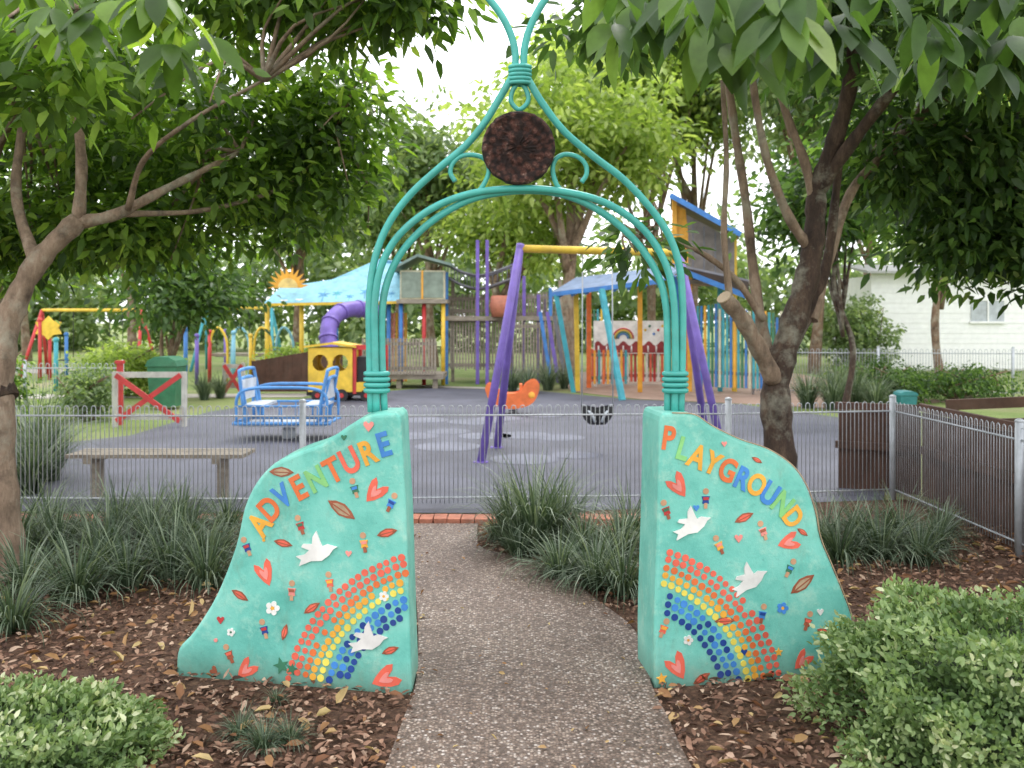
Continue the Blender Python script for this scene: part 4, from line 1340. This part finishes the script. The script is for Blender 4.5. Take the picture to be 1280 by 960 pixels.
rt_ = thing('tree', (2.14, 7.3, 0), 'multi-stemmed shade tree with tan limbs beside the gateway block', 'tree')
mb = MB()
limb(mb, [(2.2, 7.3, -.05), q(978, 620, 7.3), q(974, 560, 7.3), q(970, 480, 7.3), q(988, 415, 7.3), q(1008, 350, 7.3), q(1018, 290, 7.3), q(1022, 240, 7.3), q(1040, 185, 7.2), q(1062, 110, 7.1), q(1070, 20, 7)], .15, .05, 14, 0)
limb(mb, [q(968, 475, 7.26), q(948, 435, 7.15), q(927, 398, 7.05), q(905, 372, 6.95)], .075, .058, 12, 1)
limb(mb, [q(972, 470, 7.3), q(955, 420, 7.4), q(942, 340, 7.5), q(932, 250, 7.5), q(918, 160, 7.5), q(905, 60, 7.5)], .05, .03, 10, 1)
limb(mb, [q(955, 400, 7.3), q(920, 350, 7.2), q(880, 318, 7.0), q(845, 303, 6.8), q(800, 296, 6.6)], .035, .012, 8, 1)
limb(mb, [q(1012, 310, 7.3), q(988, 275, 7.2), q(965, 220, 7.1), q(950, 160, 7.0), q(935, 60, 7.0)], .045, .025, 10, 1)
limb(mb, [q(1020, 260, 7.3), q(1005, 200, 7.3), q(982, 140, 7.3), q(960, 60, 7.3)], .045, .025, 10, 1)
limb(mb, [q(1022, 240, 7.3), q(1060, 185, 7.1), q(1110, 120, 6.9), q(1170, 50, 6.7), q(1230, -20, 6.5)], .06, .03, 10, 0)
limb(mb, [q(1015, 400, 7.38), q(1040, 310, 7.6), q(1070, 230, 7.7), q(1140, 160, 7.8), q(1200, 80, 7.9), q(1260, 10, 8)], .05, .025, 10, 1)
limb(mb, [q(1080, 215, 7.7), q(1150, 180, 7.9), q(1230, 175, 8.2)], .025, .012, 7, 1)
limb(mb, [q(985, 440, 7.3), q(1012, 390, 7.4), q(1033, 330, 7.5), q(1045, 240, 7.5), q(1055, 120, 7.5)], .055, .03, 10, 0)
limb(mb, [q(912, 375, 7.0), q(905, 290, 7.0), q(908, 200, 7.0), q(903, 100, 7.0)], .028, .018, 8, 1)
limb(mb, [q(1150, 60, 6.7), (3.0, 5.8, 3.9), (2.2, 4.2, 3.5), (1.5, 3.2, 3.0), (.9, 2.8, 2.85)], .04, .012, 8, 0)
RBl = [(3.9, 7.4, 4.5, 2.4, 1.8, 1.15), (4.7, 8.6, 2.85, 1.25, 1.2, .8), (2.1, 6.8, 4.3, 1.1, 1.1, .5), (1.2, 6.0, 3.9, .6, .6, .3), (3.5, 6.2, 3.7, 1.0, .8, .35), (5.6, 7.8, 3.2, 1.1, 1.2, .9), (.9, 6.5, 2.2, .22, .22, .16), (4.0, 9.0, 3.4, .9, .9, .5), (4.9, 8.6, 2.4, 1.1, .8, .42), (4.1, 8.4, 2.55, .6, .6, .35), (5.3, 8.2, 2.15, .8, .7, .3), (3.3, 8.0, 3.0, .4, .5, .3), (.75, 6.4, 3.75, .5, .5, .24), (3.9, 7.8, 3.3, .9, .7, .4)]
roots = [q(1230, -20, 6.5), q(1260, 10, 8), q(1230, 175, 8.2), q(1070, 20, 7), q(905, 60, 7.5), q(935, 60, 7), q(1140, 160, 7.8), q(800, 296, 6.6), q(1170, 50, 6.7)]
twigs(mb, RBl, roots, 50, seed=5, m=1)
part(rt_, 'trunk', mb, [MT_barkd, MT_barkp])
mb = MB()
dd = (q(905, 372, 6.95) - q(927, 398, 7.05)).normalized()
p = q(905, 372, 6.95)
mb.tube([p - dd * .006, p + dd * .01], .057, 0, 16); part(rt_, 'cut_end', mb, M('cut_wood', S(190, 168, 142), 0.8), label='pale sawn end of a limb')
rg = np.random.default_rng(22)
me1 = foliage('crown', LF_dark, rg, RBl, 1550, 20, 0.15, 0.145, 0.062, rt_.location, gap=.42, shell=.6)
pts = [at(rg.uniform(860, 1110), rg.uniform(-70, 60), rg.uniform(2.5, 3.1)) for _ in range(13)] + [at(rg.uniform(760, 980), rg.uniform(-70, 40), rg.uniform(3.2, 4.2)) for _ in range(18)] + [at(rg.uniform(1090, 1290), rg.uniform(-70, 90), rg.uniform(3.4, 4.8)) for _ in range(20)]
P, A, NR, l, w, V = spray(rg, pts, .2, .088, .7)
me2 = leafmesh('leaves', LF_near, P, A, NR, l, w, V, ST, rt_.location, .2, .15)
part(rt_, 'crown', joinmesh('crown', me1, me2), None)

def bgtree(x, y, h, r, mat, seed, tr=.2, cz=None, ncl=420, per=18, L=.3, lab='leafy broad tree behind the playground', tm=None, gap=.5):
    rr = random.Random(seed)
    t = thing('tree', (x, y, 0), lab, 'tree', 'trees behind the playground')
    z0 = cz if cz else h * .45
    bl = []
    for k in range(7):
        a = rr.uniform(0, 6.28); d = rr.uniform(.2, .75) * r
        bl.append((x + d * math.cos(a), y + d * math.sin(a), rr.uniform(z0 + .15 * h, h * .88), r * rr.uniform(.35, .55), r * rr.uniform(.35, .55), h * rr.uniform(.1, .17)))
    bl.append((x, y, (z0 + h) / 2 + .5, r * .7, r * .7, (h - z0) * .42))
    mb = MB()
    top = Vector((x + rr.uniform(-.4, .4), y, (z0 + h) / 2))
    limb(mb, [(x, y, -.05), (x + rr.uniform(-.2, .2), y, z0 * .5), (x + rr.uniform(-.3, .3), y, z0), top], tr, tr * .4, 9)
    for b in bl[:-1]:
        s = Vector((x, y, z0 * rr.uniform(.5, 1.0)))
        limb(mb, [s, (s + Vector(b[:3])) / 2 + Vector((0, 0, .3)), b[:3]], tr * .5, tr * .12, 6, 0, 4)
    part(t, 'trunk', mb, tm or MT_bark)
    me = foliage('crown', mat, np.random.default_rng(seed), bl, ncl, per, .32, L, L * .5, t.location, gap=gap, shell=.6)
    part(t, 'crown', me, None)
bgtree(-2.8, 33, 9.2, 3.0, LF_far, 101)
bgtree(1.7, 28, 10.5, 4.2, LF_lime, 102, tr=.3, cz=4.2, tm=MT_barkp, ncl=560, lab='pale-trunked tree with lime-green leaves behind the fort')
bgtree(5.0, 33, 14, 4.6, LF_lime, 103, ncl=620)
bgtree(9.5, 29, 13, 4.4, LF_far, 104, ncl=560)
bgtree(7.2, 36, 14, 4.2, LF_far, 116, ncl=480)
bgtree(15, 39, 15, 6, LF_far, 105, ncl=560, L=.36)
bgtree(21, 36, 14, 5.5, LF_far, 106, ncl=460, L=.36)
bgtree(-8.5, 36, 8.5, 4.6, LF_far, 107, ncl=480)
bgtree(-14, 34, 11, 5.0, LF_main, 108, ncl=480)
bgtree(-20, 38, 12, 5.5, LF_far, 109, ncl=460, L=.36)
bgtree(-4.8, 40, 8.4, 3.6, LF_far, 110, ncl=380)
bgtree(10.5, 22.5, 7.5, 3.0, LF_lime, 111, tr=.12, cz=3.4, ncl=420, L=.22)
bgtree(5.9, 16.4, 4.9, 1.6, LF_dark, 112, tr=.07, cz=2.4, ncl=220, L=.2, lab='slim dark-stemmed young tree at the lawn edge', tm=MT_barkd)
bgtree(-.3, 30, 6.5, 2.6, LF_lime, 113, cz=2.6, ncl=330, L=.24)
bgtree(-7.4, 20, 3.6, 1.6, LF_dark, 114, tr=.07, cz=1.3, ncl=260, L=.18, lab='small bushy tree near the play poles')
bgtree(-7.3, 13.0, 3.6, 1.1, LF_main, 115, tr=.05, cz=1.6, ncl=140, L=.16, lab='slender multi-stem tree behind the tussocks', tm=MT_barkp)
rg = np.random.default_rng(77)
bl = []
for k in range(46):
    bl.append((-48 + k * 2.15 + rg.uniform(-1, 1), 50 + rg.uniform(-3, 5), 2.6 + rg.uniform(-1, 2.0), 2.6, 2.6, 3.0 + rg.random() * 1.2))
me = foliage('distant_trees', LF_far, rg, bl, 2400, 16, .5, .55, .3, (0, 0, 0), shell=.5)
single('distant_trees', me, None, 'distant belt of green trees closing the park', 'trees', kind='stuff')

def shrub(x, y, rx, rz, mat, seed, lab, n=150, L=.09):
    t = thing('shrub', (x, y, 0), lab, 'shrub', 'garden shrubs')
    bl = [(x, y, rz * .95, rx, rx, rz * .9), (x + rx * .4, y, rz * .7, rx * .7, rx * .6, rz * .6), (x - rx * .4, y + .1, rz * .8, rx * .6, rx * .6, rz * .7)]
    mb = MB()
    rr = random.Random(seed)
    for k in range(7):
        limb(mb, [(x + rr.uniform(-.1, .1), y, -.02), (x + rr.uniform(-.5, .5) * rx, y + rr.uniform(-.3, .3) * rx, rz * .7), (x + rr.uniform(-.9, .9) * rx, y + rr.uniform(-.5, .5) * rx, rz * 1.5)], .03, .01, 6, 0, 3)
    part(t, 'branches_or_filler', mb, MT_bark)
    part(t, 'foliage', foliage('foliage', mat, np.random.default_rng(seed), bl, n, 18, .1, L, L * .5, t.location, shell=.5), None)
shrub(-8.6, 20.5, 1.0, .75, LF_lime, 31, 'bright green rounded shrub behind the bin', 260, .12)
shrub(-7.2, 15.6, .5, .5, LF_far, 32, 'grey-green shrub beside the crossing gate', 130)
shrub(-8.5, 14.5, .9, .8, LF_main, 33, 'leafy shrub by the side lawn', 220)
shrub(7.6, 18.8, 1.0, .5, LF_dark, 34, 'low dark shrub before the lawn fence', 200)
shrub(9.4, 19.2, 1.2, .45, LF_dark, 35, 'dark shrub before the lawn fence', 180)
shrub(11.0, 29.4, 1.2, 1.4, LF_far, 36, 'green shrub at the corner of the white house', 260, .16)
shrub(-5.6, 24.5, 1.0, .6, LF_lime, 37, 'green shrub beneath the play shelter', 180, .12)

# ------------------------------------------------------------------ light, world, camera
w = bpy.data.worlds.new('World'); scene.world = w; w.use_nodes = True
nt = w.node_tree
for n_ in list(nt.nodes): nt.nodes.remove(n_)
out = nt.nodes.new('ShaderNodeOutputWorld'); bg = nt.nodes.new('ShaderNodeBackground')
sky = nt.nodes.new('ShaderNodeTexSky'); sky.sky_type = 'NISHITA'; sky.sun_disc = False
sky.sun_elevation = math.radians(55); sky.sun_rotation = math.radians(20); sky.dust_density = 4; sky.air_density = 1
hs = nt.nodes.new('ShaderNodeHueSaturation'); hs.inputs['Saturation'].default_value = 0.15
nt.links.new(sky.outputs[0], hs.inputs['Color'])
mx = mixrgb(nt, hs.outputs[0], (17.2, 17.5, 18.3), 0.85)
nt.links.new(mx, bg.inputs[0]); bg.inputs[1].default_value = 0.15
nt.links.new(bg.outputs[0], out.inputs[0])

sl = bpy.data.lights.new('sun', 'SUN'); sl.energy = 1.5; sl.angle = math.radians(14); sl.color = (1, .96, .9)
so = bpy.data.objects.new('sun', sl)
el, az = math.radians(55), math.radians(20)
dv = Vector((math.sin(az) * math.cos(el), math.cos(az) * math.cos(el), math.sin(el)))
so.rotation_euler = dv.to_track_quat('Z', 'Y').to_euler(); so.location = (0, 0, 20)
COL.objects.link(so)

cam = bpy.data.cameras.new('camera'); co = bpy.data.objects.new('camera', cam); COL.objects.link(co)
cam.sensor_width = 36; cam.lens = 36 * F / 1280; cam.shift_y = -80 / 1280
cam.clip_end = 1000; cam.clip_start = .05
cam.dof.use_dof = True; cam.dof.focus_distance = 4.5; cam.dof.aperture_fstop = 3.2
co.location = (0, 0, H); co.rotation_euler = (math.radians(90), 0, 0)
scene.camera = co
scene.view_settings.view_transform = 'Standard'; scene.view_settings.look = 'None'; scene.view_settings.exposure = 0
